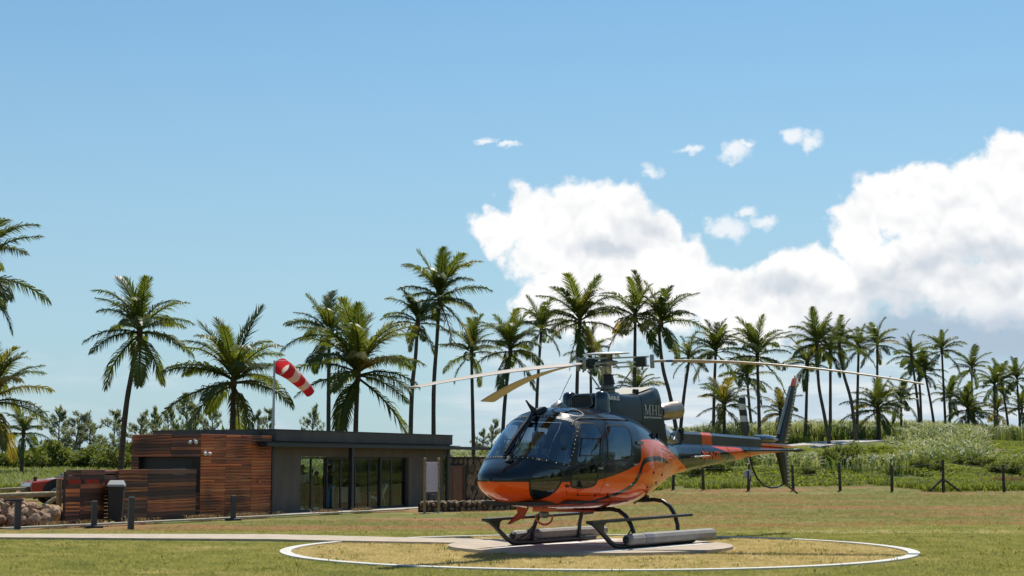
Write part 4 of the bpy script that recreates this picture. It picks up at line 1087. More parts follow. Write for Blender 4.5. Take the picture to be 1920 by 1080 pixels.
def casuarina_mesh(seed, h=1.0):
    """feathery tree of unit height: trunk, thin limbs, wispy upward sprays"""
    rng = np.random.default_rng(seed); m = MB(); tips = []; R_ = []
    lean = rng.normal(size=2) * .05
    trunk = [(lean[0] * t * t, lean[1] * t * t, t) for t in np.linspace(0, .97, 8)]
    m.tube(trunk, [.022 * (1 - .85 * t) for t in np.linspace(0, 1, 8)], 6)
    for i in range(26):
        t = .18 + .76 * (i / 25) + rng.normal() * .02; t = min(t, .95); a = rng.uniform(0, 6.28); L = (.34 * (1 - t) + .07) * rng.uniform(.6, 1.25)
        b = Vector((lean[0] * t * t, lean[1] * t * t, t)); e = b + Vector((math.cos(a) * L, math.sin(a) * L, L * rng.uniform(.45, 1.0)))
        m.tube([b, b.lerp(e, .5) + Vector((0, 0, -.01)), e], [.007, .005, .002], 4, cap=False)
        for u in (.45, .7, .95): tips.append(tuple(b.lerp(e, u))); R_.append((.030 + .045 * L) * rng.uniform(.6, 1.2))
    tips.append((lean[0], lean[1], .96)); R_.append(.035)
    wood = m.mesh('trunk', M['bark'])
    fol = leaf_cloud(rng, tips, R_, 30, .017, M['casuarina'], 'crown', 1.5, .1, 2.6, (.40, 0, .75))
    return wood, fol
CAS = [casuarina_mesh(300 + i) for i in range(4)]
def casuarina(px, top, Y, kind, label, wide=1.0):
    p = at(px, top, Y); g = gz(p.x, Y); H = p.z - g
    o = empty('casuarina_tree', (p.x, Y, g), 0, label, 'tree', 'feathery trees behind the terminal')
    for nm, me in zip(('trunk', 'crown'), CAS[kind]):
        c = link(nm, me, o); c.scale = (H * wide, H * wide, H * 1.0); c.rotation_euler = (0, 0, (px * .37) % 6.28)
casuarina(112, 768, 140, 0, 'feathery tree left of the twin-topped one, over the slatted fence', 1.1)
casuarina(142, 776, 138, 1, 'widest feathery tree above the slatted fence', 1.5)
casuarina(170, 788, 140, 2, 'bushy feathery tree on the right of the widest one', 1.5)
casuarina(214, 772, 142, 3, 'feathery tree cut by the leaning palm trunk', 1.1)
casuarina(262, 776, 138, 0, 'feathery tree at the left corner of the wooden block', 1.1)
casuarina(300, 768, 140, 1, 'thin feathery tree above the recessed window', .9)
casuarina(318, 764, 143, 2, 'windswept tree right beside the thin feathery one', .9)
casuarina(352, 742, 140, 3, 'tallest feathery tree above the wooden block', .9)
casuarina(370, 760, 142, 0, 'feathery tree just right of the tallest one', .9)
casuarina(398, 748, 139, 1, 'cone-shaped feathery tree left of the broad palm trunk', .8)
casuarina(482, 772, 140, 2, 'small feathery tree between broad palm and windsock pole', .8)
casuarina(500, 768, 142, 3, 'feathery tree touching the windsock pole', .8)
casuarina(585, 765, 140, 0, 'sparse feathery tree under the windsock', .9)
casuarina(920, 790, 135, 1, 'low feathery tree right above the helicopter nose', 1.2)
casuarina(905, 806, 135, 2, 'smallest feathery tree above the pergola beam', 1.1)
casuarina(1382, 802, 175, 3, 'tiny far tree behind the tail boom, left of the grey tank', .9)

# ---------------------------------------------------------------- rough growth: cane field and bank (stuff)
M['cane'] = leafmat('cane_leaves', (0.085, 0.135, 0.022), (0.24, 0.27, 0.085), 0.38, attr='tint', rough=.5, tip=(0.58, 0.55, 0.44))
M['field_grass'] = leafmat('field_grass_leaves', (0.12, 0.16, 0.03), (0.27, 0.29, 0.07), 0.35, attr='tint', rough=.6)
M['weeds'] = leafmat('weed_leaves', (0.15, 0.195, 0.03), (0.31, 0.33, 0.075), 0.42, attr='tint', rough=.55)
M['dry_weeds'] = leafmat('dry_weed_leaves', (0.22, 0.13, 0.06), (0.42, 0.30, 0.16), 0.2, attr='tint', rough=.8)
def noise2(x, y, s, seed=0):
    r = np.random.default_rng(seed); out = np.zeros_like(x)
    for k in range(5):
        a = r.uniform(0, 6.28); f = s * r.uniform(.6, 1.9); out += np.sin((x * np.cos(a) + y * np.sin(a)) * f + r.uniform(0, 6.28))
    return out / 5
def roadclear(x, y, cane=False):
    k = x / y * FPX + 960
    yr = np.interp(k, [1400, 1470, 1560, 1660, 1720, 1721], [111, 113, 116.5, 122, 126, 0]); yr2 = np.interp(k, [1400, 1470, 1560, 1660, 1720, 1721], [121, 123, 127, 132, 136, 0])
    return ~((y > yr - (7 if cane else 0)) & (y < yr2) & (k > 1390))
def stuff(name, parts, mat_, seg2=True):
    Vs, Fs, Ts, Ps = [], [], [], []; b = 0
    for (V, F, T, P_) in parts: Vs.append(V); Fs.append(F + b); Ts.append(T); Ps.append(P_); b += len(V)
    return tag(link(name, fast_mesh(name, np.concatenate(Vs), np.concatenate(Fs), mat_, {'tint': np.concatenate(Ts), 'tip': np.concatenate(Ps)})), kind='stuff')
def bare(x, y):       # right-hand mown slope and red patches stay open
    k = x / y * FPX + 960
    return ~((k > 1850 - (y - 100) * .5) & (y > 98) & (y < 150))
P = ground_points(15000, 88, 150, -.14, .47, lambda x, y: roadclear(x, y, True) & bare(x, y) & (noise2(x, y, .18, 3) > -.45) & (y + 9 * noise2(x, y, .22, 5) + RNG.uniform(-3, 3, len(x)) > 94), 1.25)
hcane = 1.30 * (1 + .35 * noise2(P[:, 0], P[:, 1], .2, 8)) * np.interp(P[:, 1], [91, 110, 150], [.85, 1.0, .9])
kk = P[:, 0] / P[:, 1] * FPX + 960; hcane = hcane * (1 - .5 * sst(kk, 1370, 1420) * (1 - sst(kk, 1640, 1700)) * sst(P[:, 1], 94, 100) * (P[:, 1] < 116))
c1 = blades(P, 11, hcane, .50, .085, .60, .55, 2)
P2 = ground_points(6400, 150, 205, -.16, .47, lambda x, y: noise2(x, y, .15, 4) > -.6)
c2 = blades(P2, 8, 1.55, .8, .10, .4, .35, 2)
stuff('cane_field', [c1, c2], M['cane'])
P3 = ground_points(19500, 84.5, 104, -.13, .47, lambda x, y: (noise2(x, y, .35, 6) > -.62) & (y + 3 * noise2(x, y, .5, 15) + RNG.uniform(-1, 1, len(x)) > 86))
w1 = blades(P3, 10, np.interp(P3[:, 1], [84, 90, 98, 104], [.14, .30, .75, .8]) * (1 + .8 * noise2(P3[:, 0], P3[:, 1], .45, 7)), .40, .10, .9, .5, 2)
P4 = ground_points(10500, 102, 150, -.13, .47, lambda x, y: roadclear(x, y, True))
w2 = blades(P4, 8, np.where(bare(P4[:, 0], P4[:, 1]), .45, .10), .7, .12, .9, .5, 2)
stuff('weeds', [w1, w2], M['weeds'])
# pale tall grass field on the left, seen over the rail fence and through the doors
P5 = ground_points(12000, 84, 128, -.46, -.10)
P5b = ground_points(6500, 84, 102, -.15, -.02)
stuff('tall_grass', [blades(P5, 9, .75, .55, .085, .35, .4, 2), blades(P5b, 9, 1.0, .5, .085, .35, .4, 2)], M['field_grass'])
# dry tufts along the edging and the foot of the building
tt = RNG.uniform(0, 1, 900); kx = np.interp(tt, [0, .3, .6, 1], [-14.2, -11.7, -9.3, -5.2]); ky = np.interp(tt, [0, .3, .6, 1], [44.2, 48.0, 52.6, 60.0])
o_ = RNG.uniform(.1, .9, 900) * np.where(RNG.uniform(0, 1, 900) < .5, 1, .5); P6 = np.stack([kx - o_ * .88, ky + o_ * .47, np.zeros(900)], 1); P6[:, 2] = terrain(P6[:, 0], P6[:, 1])
keep = noise2(P6[:, 0], P6[:, 1], 2.2, 21) > .05
stuff('dry_weeds', [blades(P6[keep], 8, .17, .12, .02, 1.1, .6, 2)], M['dry_weeds'])
# tall weeds and dead grass at the foot of the wire fence
P7 = ground_points(2600, 81.5, 86.0, .05, .36, lambda x, y: noise2(x, y, .5, 31) > .1)
stuff('fence_weeds', [blades(P7, 9, .30, .3, .05, 1.0, .5, 2)], M['weeds'])
P8 = ground_points(1500, 84.0, 89.0, .10, .36, lambda x, y: noise2(x, y, .4, 33) > .25)
stuff('dead_brush', [blades(P8, 9, .40, .35, .05, 1.1, .5, 2)], M['dry_weeds'])

# bank shrubs that stand out on the slope
for i, (px, Y, w, h_, k, lab) in enumerate([(1575, 92, 58, 66, 0, 'darkest shrub under pale cane, above the third fence post'), (1500, 89, 46, 30, 1, 'shrub behind the foot of the tail fin'),
        (1745, 92, 50, 36, 2, 'low shrub left of the braced fence post'), (1890, 90, 60, 40, 0, 'dark shrub behind the last fence post'), (1330, 92, 60, 40, 3, 'shrub under the tail boom'),
        (1822, 96, 70, 34, 5, 'bright shrub between the braced post and the last post'), (1655, 96, 60, 34, 4, 'bright shrub on the slope left of the middle fence post'), (1290, 90, 50, 34, 1, 'shrub just right of the orange fuselage bottom')]):
    bush(px, Y, w, h_, k, lab, group='shrubs on the bank')

# ---------------------------------------------------------------- wire fence, round sign, tank, van
def wire_fence():
    Yb = 83.0
    xs = [1262, 1319, 1403, 1487, 1575, 1672, 1768, 1882, 1995]
    p0 = at(1262, 900, Yb)
    o = empty('wire_fence', (p0.x, Yb, gz(p0.x, Yb)), 0, 'wire fence of old dark wooden posts at the foot of the bank', 'fence')
    pts = []
    for i, x in enumerate(xs):
        p = at(x, 900, Yb - .25 * i); g = gz(p.x, p.y); H = [1.2, 1.25, 1.3, 1.32, 1.45, 1.32, 1.62, 1.36, 1.3][i]
        b = Vector((p.x, p.y, g)) - o.location
        q = random.Random(i); t = b + Vector((q.uniform(-.06, .06), 0, H))
        MB().tube([b - Vector((0, 0, .1)), b.lerp(t, .5), t], [.085, .075, .07], 8).build('post', M['fence_post'], o)
        if i == 6:
            for s in (-1, 1): MB().tube([b + Vector((s * .85, -.3, -.05)), b + Vector((s * .03, 0, .62))], .06, 7).build('brace', M['fence_post'], o)
        pts.append((b, t))
    for k in (.35, .62, .9):
        MB().tube([b.lerp(t, k) + Vector((0, -.08, 0)) for b, t in pts], .006, 4).build('wire', M['galv'], o)
wire_fence()
def round_sign():
    p = at(1403, 890, 82.0); g = gz(p.x, p.y)
    o = empty('round_sign', (p.x, p.y, g), 0, 'round grey-backed sign on a dark post below the tail boom', 'sign')
    MB().tube([(0, 0, -.1), (0, 0, p.z - g + .2)], .04, 8).build('post', M['fence_post'], o)
    MB().lathe([(.0, 0), (.24, 0), (.25, .012), (.24, .024), (.0, .024)], (0, .05, p.z - g), 24, (0, 1, 0)).build('disc', mat('sign_back', (.42, .38, .46), .6), o)
round_sign()
def tank():
    p = at(1398, 822, 128); g = gz(p.x, 128)
    o = empty('water_tank', (p.x, 128, g), .2, 'grey flat-topped concrete tank behind the tail boom', 'tank')
    H = at(1398, 809, 128).z - g
    MB().box(-1.05, 1.05, -1, 1, -.2, H - .06).build('wall', mat('tank_grey', (.20, .22, .24), .85, var=.1), o); MB().box(-1.1, 1.1, -1.05, 1.05, H - .06, H).build('lid', M['galv'], o)
tank()
def van():
    p = at(1790, 812, 172); g = gz(p.x, 172); zt = at(1790, 802.5, 172).z
    o = empty('white_van', (p.x, 172, zt - 1.9), .15, 'white van on the hilltop, only its roof above the cane', 'van')
    M['van_white'] = mat('van_white', (.72, .73, .74), .35, coat=.5)
    MB().prism([(-2.3, .4), (-2.35, 1.2), (-2.15, 1.75), (-1.9, 1.9), (1.1, 1.9), (1.5, 1.75), (2.0, 1.15), (2.4, 1.0), (2.45, .4)], -.85, .85).build('body', M['van_white'], o, bevel=.04)
    for s in (-1, 1):
        MB().prism([(-2.0, 1.2), (-1.95, 1.66), (1.2, 1.66), (1.72, 1.2)], s * .852, s * .86).build('window', M['dark_glass'], o)
        for x in (-1.5, 1.5): MB().lathe([(.0, 0), (.33, 0), (.34, .2), (0, .2)], (x, s * .70 if s > 0 else -.9, .34), 16, (0, 1, 0)).build('wheel', M['tyre'], o)
van()

# trees added out of frame so flank and door glass mirror something dark
def added_reflection_trees():
    rng = np.random.default_rng(77); C = []; Rr = []
    for i in range(150):
        a = R(rng.uniform(26, 150)); d = rng.uniform(62, 92) if a > R(34) else rng.uniform(96, 120); x, y = d * math.sin(a), d * math.cos(a); g = gz(x, y); h = rng.uniform(5, 11)
        for z in np.arange(1.2, h, 2.2): C.append((x + rng.normal() * .8, y + rng.normal() * .8, g + z)); Rr.append(rng.uniform(1.8, 2.9))
    o = link('added_reflection_trees', leaf_cloud(rng, C, Rr, 55, 1.0, M['bush'], 'added_reflection_trees', 1.0, .3)); tag(o, kind='stuff')
added_reflection_trees()
# ---------------------------------------------------------------- helicopter
ST=np.array([
# x, zb, zt, zm, w, nt, nb
(3.26,1.115,1.125,1.12,0.01,2.0,2.0),
(3.24,1.03,1.20,1.12,0.13,2.0,2.0),
(3.18,0.955,1.275,1.12,0.25,2.05,2.0),
(3.05,0.88,1.365,1.12,0.385,2.1,2.1),
(2.85,0.80,1.48,1.13,0.525,2.15,2.1),
(2.60,0.735,1.685,1.15,0.655,2.2,2.2),
(2.40,0.70,1.845,1.17,0.735,2.25,2.3),
(2.15,0.67,2.035,1.20,0.815,2.35,2.4),
(1.95,0.652,2.165,1.22,0.865,2.45,2.5),
(1.75,0.642,2.25,1.24,0.90,2.55,2.6),
(1.45,0.63,2.30,1.25,0.925,2.65,2.7),
(1.00,0.622,2.315,1.26,0.94,2.7,2.8),
(0.50,0.62,2.305,1.26,0.935,2.7,2.8),
(0.10,0.63,2.275,1.27,0.91,2.65,2.7),
(-0.30,0.66,2.22,1.29,0.85,2.55,2.5),
(-0.80,0.735,2.11,1.33,0.72,2.45,2.3),
(-1.30,0.85,1.985,1.40,0.56,2.3,2.2),
(-1.80,1.00,1.87,1.45,0.40,2.2,2.1),
(-2.20,1.12,1.80,1.48,0.315,2.1,2.05),
(-2.60,1.19,1.785,1.49,0.285,2.05,2.0),
(-3.80,1.325,1.765,1.545,0.235,2.0,2.0),
(-5.00,1.44,1.745,1.595,0.185,2.0,2.0),
(-6.20,1.56,1.725,1.645,0.125,2.0,2.0),
(-7.15,1.60,1.70,1.65,0.07,2.0,2.0)])[::-1]
def pchip(xs,ys,x):
    h=np.diff(xs); d=np.diff(ys)/h; m=np.zeros_like(ys)
    m[0]=d[0]; m[-1]=d[-1]
    for i in range(1,len(xs)-1):
        if d[i-1]*d[i]>0:
            w1=2*h[i]+h[i-1]; w2=h[i]+2*h[i-1]
            m[i]=(w1+w2)/(w1/d[i-1]+w2/d[i])
    x=np.clip(x,xs[0],xs[-1]); i=np.clip(np.searchsorted(xs,x)-1,0,len(xs)-2)
    t=(x-xs[i])/h[i]
    return ((1+2*t)*(1-t)**2)*ys[i]+t*(1-t)**2*h[i]*m[i]+t*t*(3-2*t)*ys[i+1]+t*t*(t-1)*h[i]*m[i+1]
def sec(x): return [pchip(ST[:,0],ST[:,k],np.asarray(x,float)) for k in range(1,7)]
HELI_RZ = math.atan2(-math.cos(R(35.3)), -math.sin(R(35.3)))
H_ = empty('helicopter', (1.53, 26.8, 0.055), HELI_RZ, 'navy and orange single-engine helicopter parked on the round pad, rotor at rest', 'helicopter')
# local axes: x forward, y to its left (the flank in view), z up; heights below are from the pad
def hpart(name, m, mat_, parent=None, **kw): return m.build(name, mat_, parent or H_, **kw)

def surf_y(x, z, side=1):
    zb, zt, zm, w, nt, nb = sec(x); up = z > zm; h = np.where(up, zt - zm, zm - zb); n = np.where(up, nt, nb)
    return side * w * np.maximum(0, 1 - np.minimum(1, np.abs((z - zm) / h)) ** n) ** (1 / n)
def loft_mesh(x0, x1, nx, nr=72):
    xs = x0 + (x1 - x0) * (np.linspace(0, 1, nx)); 
    if x1 > 3.2: xs = np.concatenate([xs[:-3], 3.26 - .22 * (1 - np.linspace(0, 1, 14)) ** 2]); xs = np.unique(xs)
    V = []
    for x in xs:
        zb, zt, zm, w, nt, nb = [float(q) for q in sec(x)]
        for k in range(nr):
            a = 2 * math.pi * k / nr; c, s = math.cos(a), math.sin(a)
            n = nt if s >= 0 else nb; h = zt - zm if s >= 0 else zm - zb
            V.append((x, w * math.copysign(abs(c) ** (2 / n), c), zm + h * math.copysign(abs(s) ** (2 / n), s)))
    n = len(xs); F = []
    for i in range(n - 1):
        for k in range(nr):
            k2 = (k + 1) % nr; F.append((i * nr + k, i * nr + k2, (i + 1) * nr + k2, (i + 1) * nr + k))
    F.append(tuple(range(nr))[::-1]); F.append(tuple((n - 1) * nr + k for k in range(nr)))
    me = bpy.data.meshes.new('loft'); me.from_pydata(V, [], F)
    bm = bmesh.new(); bm.from_mesh(me); bmesh.ops.remove_doubles(bm, verts=bm.verts, dist=1e-5); bmesh.ops.recalc_face_normals(bm, faces=bm.faces); bm.to_mesh(me); bm.free()
    return me

M_DUM0 = bpy.data.materials.new('paint_slot'); M_DUM1 = bpy.data.materials.new('cut_slot')
def prism_mesh(polys, lo, hi, axis):
    m = MB()
    for p in polys:
        if isinstance(p, tuple): pl, l_, h_, ax = p
        else: pl, l_, h_, ax = p, lo, hi, axis
        m.prism(pl, l_, h_, ax)
    me = m.mesh('cutter', [M_DUM0, M_DUM1]); me.polygons.foreach_set('material_index', [1] * len(me.polygons)); return me
def boolean(me, polys, op, lo=.1, hi=1.4, axis='y'):
    a = bpy.data.objects.new('a', me.copy()); COL.objects.link(a)
    if not len(a.data.materials): a.data.materials.append(M_DUM0); a.data.materials.append(M_DUM1)
    b = bpy.data.objects.new('b', prism_mesh(polys, lo, hi, axis)); COL.objects.link(b)
    md = a.modifiers.new('x', 'BOOLEAN'); md.operation = op; md.solver = 'EXACT'; md.object = b
    dg = bpy.context.evaluated_depsgraph_get(); dg.update()
    r = bpy.data.meshes.new_from_object(a.evaluated_get(dg))
    bpy.data.objects.remove(a); bpy.data.objects.remove(b); return r
def strip_cut(me, caps=True):
    bm = bmesh.new(); bm.from_mesh(me)
    bmesh.ops.delete(bm, geom=[f for f in bm.faces if f.material_index == 1], context='FACES')
    bm.to_mesh(me); bm.free(); return me
def smooth_poly(p, it=3, r=.25):
    p = [Vector(q) for q in p]
    for _ in range(it):
        o = []
        for i in range(len(p)):
            a, b = p[i], p[(i + 1) % len(p)]; o += [a.lerp(b, r), a.lerp(b, 1 - r)]
        p = o
    return [tuple(q) for q in p]
def grow(p, d):
    n = len(p); A = sum(p[i][0] * p[(i + 1) % n][1] - p[(i + 1) % n][0] * p[i][1] for i in range(n)); s = 1 if A > 0 else -1; o = []
    for i in range(n):
        a, b, c = Vector(p[i - 1]), Vector(p[i]), Vector(p[(i + 1) % n])
        e1 = (b - a).normalized() if (b - a).length > 1e-9 else (c - b).normalized(); e2 = (c - b).normalized() if (c - b).length > 1e-9 else e1
        n1 = Vector((e1.y, -e1.x)) * s; n2 = Vector((e2.y, -e2.x)) * s; m = (n1 + n2)
        m = m.normalized() if m.length > 1e-6 else n1
        o.append(tuple(b + m * d / max(.5, m.dot(n1))))
    return o
def finish(me, mats, name, parent, mirror=False, off=0.0, paint=False, ynorm=True):
    """drops cutter faces, sets analytic normals, offsets outward, optionally mirrors to the far side"""
    strip_cut(me); n = len(me.vertices); co = np.empty(n * 3); me.vertices.foreach_get('co', co); co = co.reshape(-1, 3)
    e = 1e-3
    def f(x, y, z):
        zb, zt, zm, w, nt, nb = sec(np.clip(x, -7.1, 3.255)); up = z > zm; h = np.maximum(np.where(up, zt - zm, zm - zb), 1e-3); k = np.where(up, nt, nb)
        return np.abs(y / np.maximum(w, 1e-3)) ** k + np.abs((z - zm) / h) ** k
    x, y, z = co.T
    g = np.stack([f(x + e, y, z) - f(x - e, y, z), f(x, y + e, z) - f(x, y - e, z), f(x, y, z + e) - f(x, y, z - e)], 1)
    l = np.linalg.norm(g, axis=1); g = np.where(l[:, None] > 1e-9, g / np.maximum(l, 1e-9)[:, None], np.array([[1, 0, 0]]))
    co = co + g * off
    if mirror: co[:, 1] *= -1; g[:, 1] *= -1
    me.vertices.foreach_set('co', co.ravel())
    if mirror: me.flip_normals()
    me.materials.clear()
    for m_ in mats: me.materials.append(m_)
    me.polygons.foreach_set('material_index', [0] * len(me.polygons)); me.polygons.foreach_set('use_smooth', [True] * len(me.polygons))
    me.update(); me.name = name
    try: me.normals_split_custom_set_from_vertices([tuple(q) for q in g])
    except Exception as ex: print('normals', ex)
    if paint: paint_attrs(me, co)
    return link(name, me, parent)

# --- paint scheme: signed distances stored on the mesh, thresholded in the material
ORANGE = [(3.6, 1.10), (2.3, 1.085), (1.62, 1.10), (1.31, 1.145), (1.0, 1.20), (.67, 1.27), (.40, 1.34), (.22, 1.40), (.18, 1.46), (.13, 1.70), (.12, 1.75), (.07, 1.775), (-.27, 1.785), (-.70, 1.785), (-1.02, 1.755), (-1.37, 1.68), (-1.98, 1.515), (-2.31, 1.39), (-2.80, 1.24), (-2.60, 1.1), (-2.5, .3), (3.6, .3)]
SWOOSH = [(1.95, .64), (1.74, .69), (1.54, .745), (1.12, .83), (.87, .885), (.6, .965), (.38, 1.075), (.26, 1.19), (.20, 1.29), (.13, 1.375), (.0, 1.43), (-.26, 1.455), (-.69, 1.46), (-1.10, 1.43), (-1.60, 1.36)]
TAILBAND = [(-3.30, 2.05), (-3.46, 1.90), (-3.75, 1.785), (-4.10, 1.735), (-4.52, 1.665), (-4.85, 1.575), (-5.0, 1.50), (-5.1, 1.40)]
TAILBACK = [(-9, 2.3), (-6.02, 2.3), (-6.02, 1.735), (-5.75, 1.71), (-5.95, 1.675), (-5.55, 1.63), (-5.20, 1.585), (-4.92, 1.50), (-4.80, 1.40), (-5.1, 1.3), (-9, 1.3)]
def seg_dist(P, poly, closed=True):
    d = np.full(len(P), 1e9); n = len(poly)
    for i in range(n if closed else n - 1):
        a = np.array(poly[i]); b = np.array(poly[(i + 1) % n]); ab = b - a
        t = np.clip(((P - a) @ ab) / (ab @ ab), 0, 1); d = np.minimum(d, np.linalg.norm(P - a - t[:, None] * ab, axis=1))
    return d
def inside(P, poly):
    c = np.zeros(len(P), bool); n = len(poly)
    for i in range(n):
        (x1, y1), (x2, y2) = poly[i], poly[(i + 1) % n]
        if y1 == y2: continue
        k = ((y1 > P[:, 1]) != (y2 > P[:, 1])) & (P[:, 0] < (x2 - x1) * (P[:, 1] - y1) / (y2 - y1) + x1); c ^= k
    return c
def paint_attrs(me, co):
    P = co[:, [0, 2]]
    d1 = seg_dist(P, ORANGE) * np.where(inside(P, ORANGE), 1, -1); d4 = seg_dist(P, TAILBACK) * np.where(inside(P, TAILBACK), 1, -1)
    d1 = np.maximum(d1, d4)
    def side_of(poly):                       # signed distance to an open line
        best = np.full(len(P), 1e9); sg = np.ones(len(P))
        for a, b in zip(poly[:-1], poly[1:]):
            a = np.array(a); b = np.array(b); ab = b - a; t = np.clip(((P - a) @ ab) / (ab @ ab), 0, 1); q = P - a - t[:, None] * ab
            d = np.linalg.norm(q, axis=1); s = np.sign(ab[0] * q[:, 1] - ab[1] * q[:, 0]); k = d < best - 1e-9; best = np.where(k, d, best); sg = np.where(k, s, sg)
        return best * sg
    for nm, v in (('orange', d1), ('swoosh', side_of(SWOOSH)), ('band', side_of(TAILBAND))):
        a = me.attributes.new(nm, 'FLOAT', 'POINT'); a.data.foreach_set('value', v.astype(np.float32))
def heli_paint():
    m, t, b = newmat('helicopter_paint')
    def at_(n): return t.new('ShaderNodeAttribute', attribute_name=n).outputs['Fac']
    tc = t.new('ShaderNodeTexCoord'); sp = t.new('ShaderNodeSeparateXYZ'); t.l.new(tc.outputs['Object'], sp.inputs[0])
    org = t.ss(at_('orange'), -.003, .003)
    wid = t.math('MULTIPLY_ADD', t.ss(sp.outputs[0], 2.0, .2), .030, .012)
    wid = t.math('MULTIPLY', wid, t.ss(sp.outputs[0], -1.65, -1.0))
    sw = t.ss(t.math('SUBTRACT', wid, t.math('ABSOLUTE', at_('swoosh'))), -.003, .003)
    sw = t.math('MULTIPLY', sw, t.math('LESS_THAN', sp.outputs[0], 1.94))
    bw = t.math('MULTIPLY_ADD', t.ss(sp.outputs[0], -3.3, -4.8), .05, .075)
    band = t.ss(t.math('SUBTRACT', bw, t.math('ABSOLUTE', at_('band'))), -.003, .003); band = t.math('MULTIPLY', band, t.math('LESS_THAN', sp.outputs[0], -3.1))
    f = t.math('MAXIMUM', t.math('MULTIPLY', org, t.math('SUBTRACT', 1.0, sw)), band)
    n = t.noise(tc.outputs['Object'], 2.5, 4, .6)
    navy = t.mix(n.outputs[0], (0.007, 0.011, 0.020), (0.012, 0.018, 0.030)); orange = t.mix(n.outputs[0], (0.80, 0.085, 0.005), (0.86, 0.105, 0.008))
    t.l.new(t.mix(f, navy, orange), b.inputs['Base Color'])
    n2 = t.noise(tc.outputs['Object'], 30, 3, .6)
    t.l.new(t.math('MULTIPLY_ADD', n2.outputs[0], .14, .10), b.inputs['Roughness'])
    b.inputs['Coat Weight'].default_value = .45; b.inputs['Coat Roughness'].default_value = .04; b.inputs['Specular IOR Level'].default_value = .25
    bp = t.new('ShaderNodeBump'); bp.inputs['Strength'].default_value = .05; bp.inputs['Distance'].default_value = .03
    n3 = t.noise(tc.outputs['Object'], 2.2, 2, .5); t.l.new(n3.outputs[0], bp.inputs['Height']); t.l.new(bp.outputs[0], b.inputs['Normal']); t.l.new(bp.outputs[0], b.inputs['Coat Normal'])
    return m
M['heli'] = heli_paint()
M['navy'] = mat('navy_paint', (0.009, 0.014, 0.024), .2, coat=.7, var=.15, scale=3)
M['navy_satin'] = mat('navy_satin', (0.010, 0.014, 0.018), .30, var=.2, scale=4, coat=.15, spec=.3)
M['cover_toplit'] = mat('toplit_shaft_cover', (0.05, 0.055, 0.065), .28, coat=.5, var=.2, scale=5)  # navy shaft cover, colour lightened to grey for light falling on its top
M['orange'] = mat('orange_paint', (0.74, 0.10, 0.012), .25, coat=.7, var=.06)
M['red_paint'] = mat('red_paint', (0.55, 0.03, 0.02), .35, coat=.4)
M['seal'] = mat('rubber_seal', (0.010, 0.010, 0.011), .5)
M['skid'] = mat('skid_paint', (0.014, 0.017, 0.018), .38, var=.2, scale=9)
M['float'] = mat('float_cover', (0.235, 0.22, 0.205), .7, var=.12, scale=6, bump=.35, bscale=11)
M['float_seam'] = mat('float_seam', (0.16, 0.16, 0.19), .6)
M['steel'] = mat('rotor_steel', (0.40, 0.41, 0.42), .38, metal=.7, var=.15, scale=12)
M['alu'] = mat('dull_aluminium', (0.30, 0.30, 0.29), .5, metal=.5, var=.2, scale=10)
M['blade'] = mat('rotor_blade_paint', (0.40, 0.32, 0.235), .42, var=.05, scale=2)
M['plate'] = mat('rotor_cap', (0.46, 0.45, 0.43), .45, metal=.2)
M['exhaust'] = mat('exhaust_metal', (0.36, 0.275, 0.22), .36, metal=.85, var=.15, scale=5)
M['blue_tape'] = mat('blue_tape', (0.03, 0.09, 0.22), .5)
M['seat'] = mat('seat_cloth', (0.42, 0.38, 0.33), .9, var=.08)
M['cabin_dark'] = mat('cabin_trim', (0.03, 0.03, 0.033), .8)
M['white_mark'] = mat('white_lettering', (0.72, 0.73, 0.72), .5)
M['orange_mark'] = mat('orange_lettering', (0.75, 0.11, 0.015), .5)
M['navlight'] = mat('clear_lens', (0.6, 0.6, 0.6), .15)

# --- outlines (side view x, z; windscreen seen from ahead y, z; skylights from above x, y)
DOOR_F = [(1.62, 2.085), (1.76, 2.05), (1.93, 1.86), (2.09, 1.66), (2.20, 1.43), (2.26, 1.15), (2.24, .98), (2.16, .88), (1.44, .86), (1.36, 1.2), (1.26, 1.75), (1.12, 2.08)]
DOOR_R = [(1.085, 2.08), (1.24, 1.74), (1.335, 1.2), (1.415, .86), (.62, .88), (.45, .98), (.34, 1.2), (.22, 1.6), (.14, 1.95), (.2, 2.085)]
WIN_F = smooth_poly([(1.66, 2.02), (1.34, 2.02), (1.33, 1.82), (1.46, 1.46), (1.56, 1.38), (2.02, 1.38), (2.05, 1.46), (1.86, 1.86), (1.74, 2.02)])
WIN_R = smooth_poly([(1.06, 1.99), (.50, 1.99), (.40, 1.95), (.50, 1.56), (.60, 1.455), (1.26, 1.42), (1.24, 1.62), (1.12, 1.97)], 3, .2)
WIN_L = smooth_poly([(2.14, 1.25), (1.86, 1.33), (1.60, 1.38), (1.565, 1.26), (1.57, 1.10), (1.66, 1.01), (2.08, .995), (2.18, 1.05)], 3)
CHIN = smooth_poly([(2.77, 1.24), (2.60, 1.285), (2.38, 1.30), (2.335, 1.21), (2.375, 1.08), (2.44, .92), (2.55, .825), (2.68, .855), (2.83, .96), (2.885, 1.11), (2.85, 1.19)], 2)
SCREEN = [(-.80, 1.36), (-.70, 1.395), (-.61, 1.43), (-.45, 1.468), (-.24, 1.487), (0, 1.492)]; SCREEN = SCREEN + [(-a, b) for a, b in SCREEN[:-1]][::-1]
SCREEN += [(.795, 1.5), (.775, 1.61), (.74, 1.81), (.70, 1.94), (.64, 2.025), (.55, 2.065), (.45, 2.09), (.24, 2.12), (0, 2.13)]
SCREEN += [(-a, b) for a, b in SCREEN[-9:-1]][::-1]
SKY_W = smooth_poly([(1.76, .17), (1.62, .17), (1.48, .28), (1.42, .45), (1.44, .57), (1.56, .60), (1.70, .54), (1.80, .40), (1.83, .25)], 2)

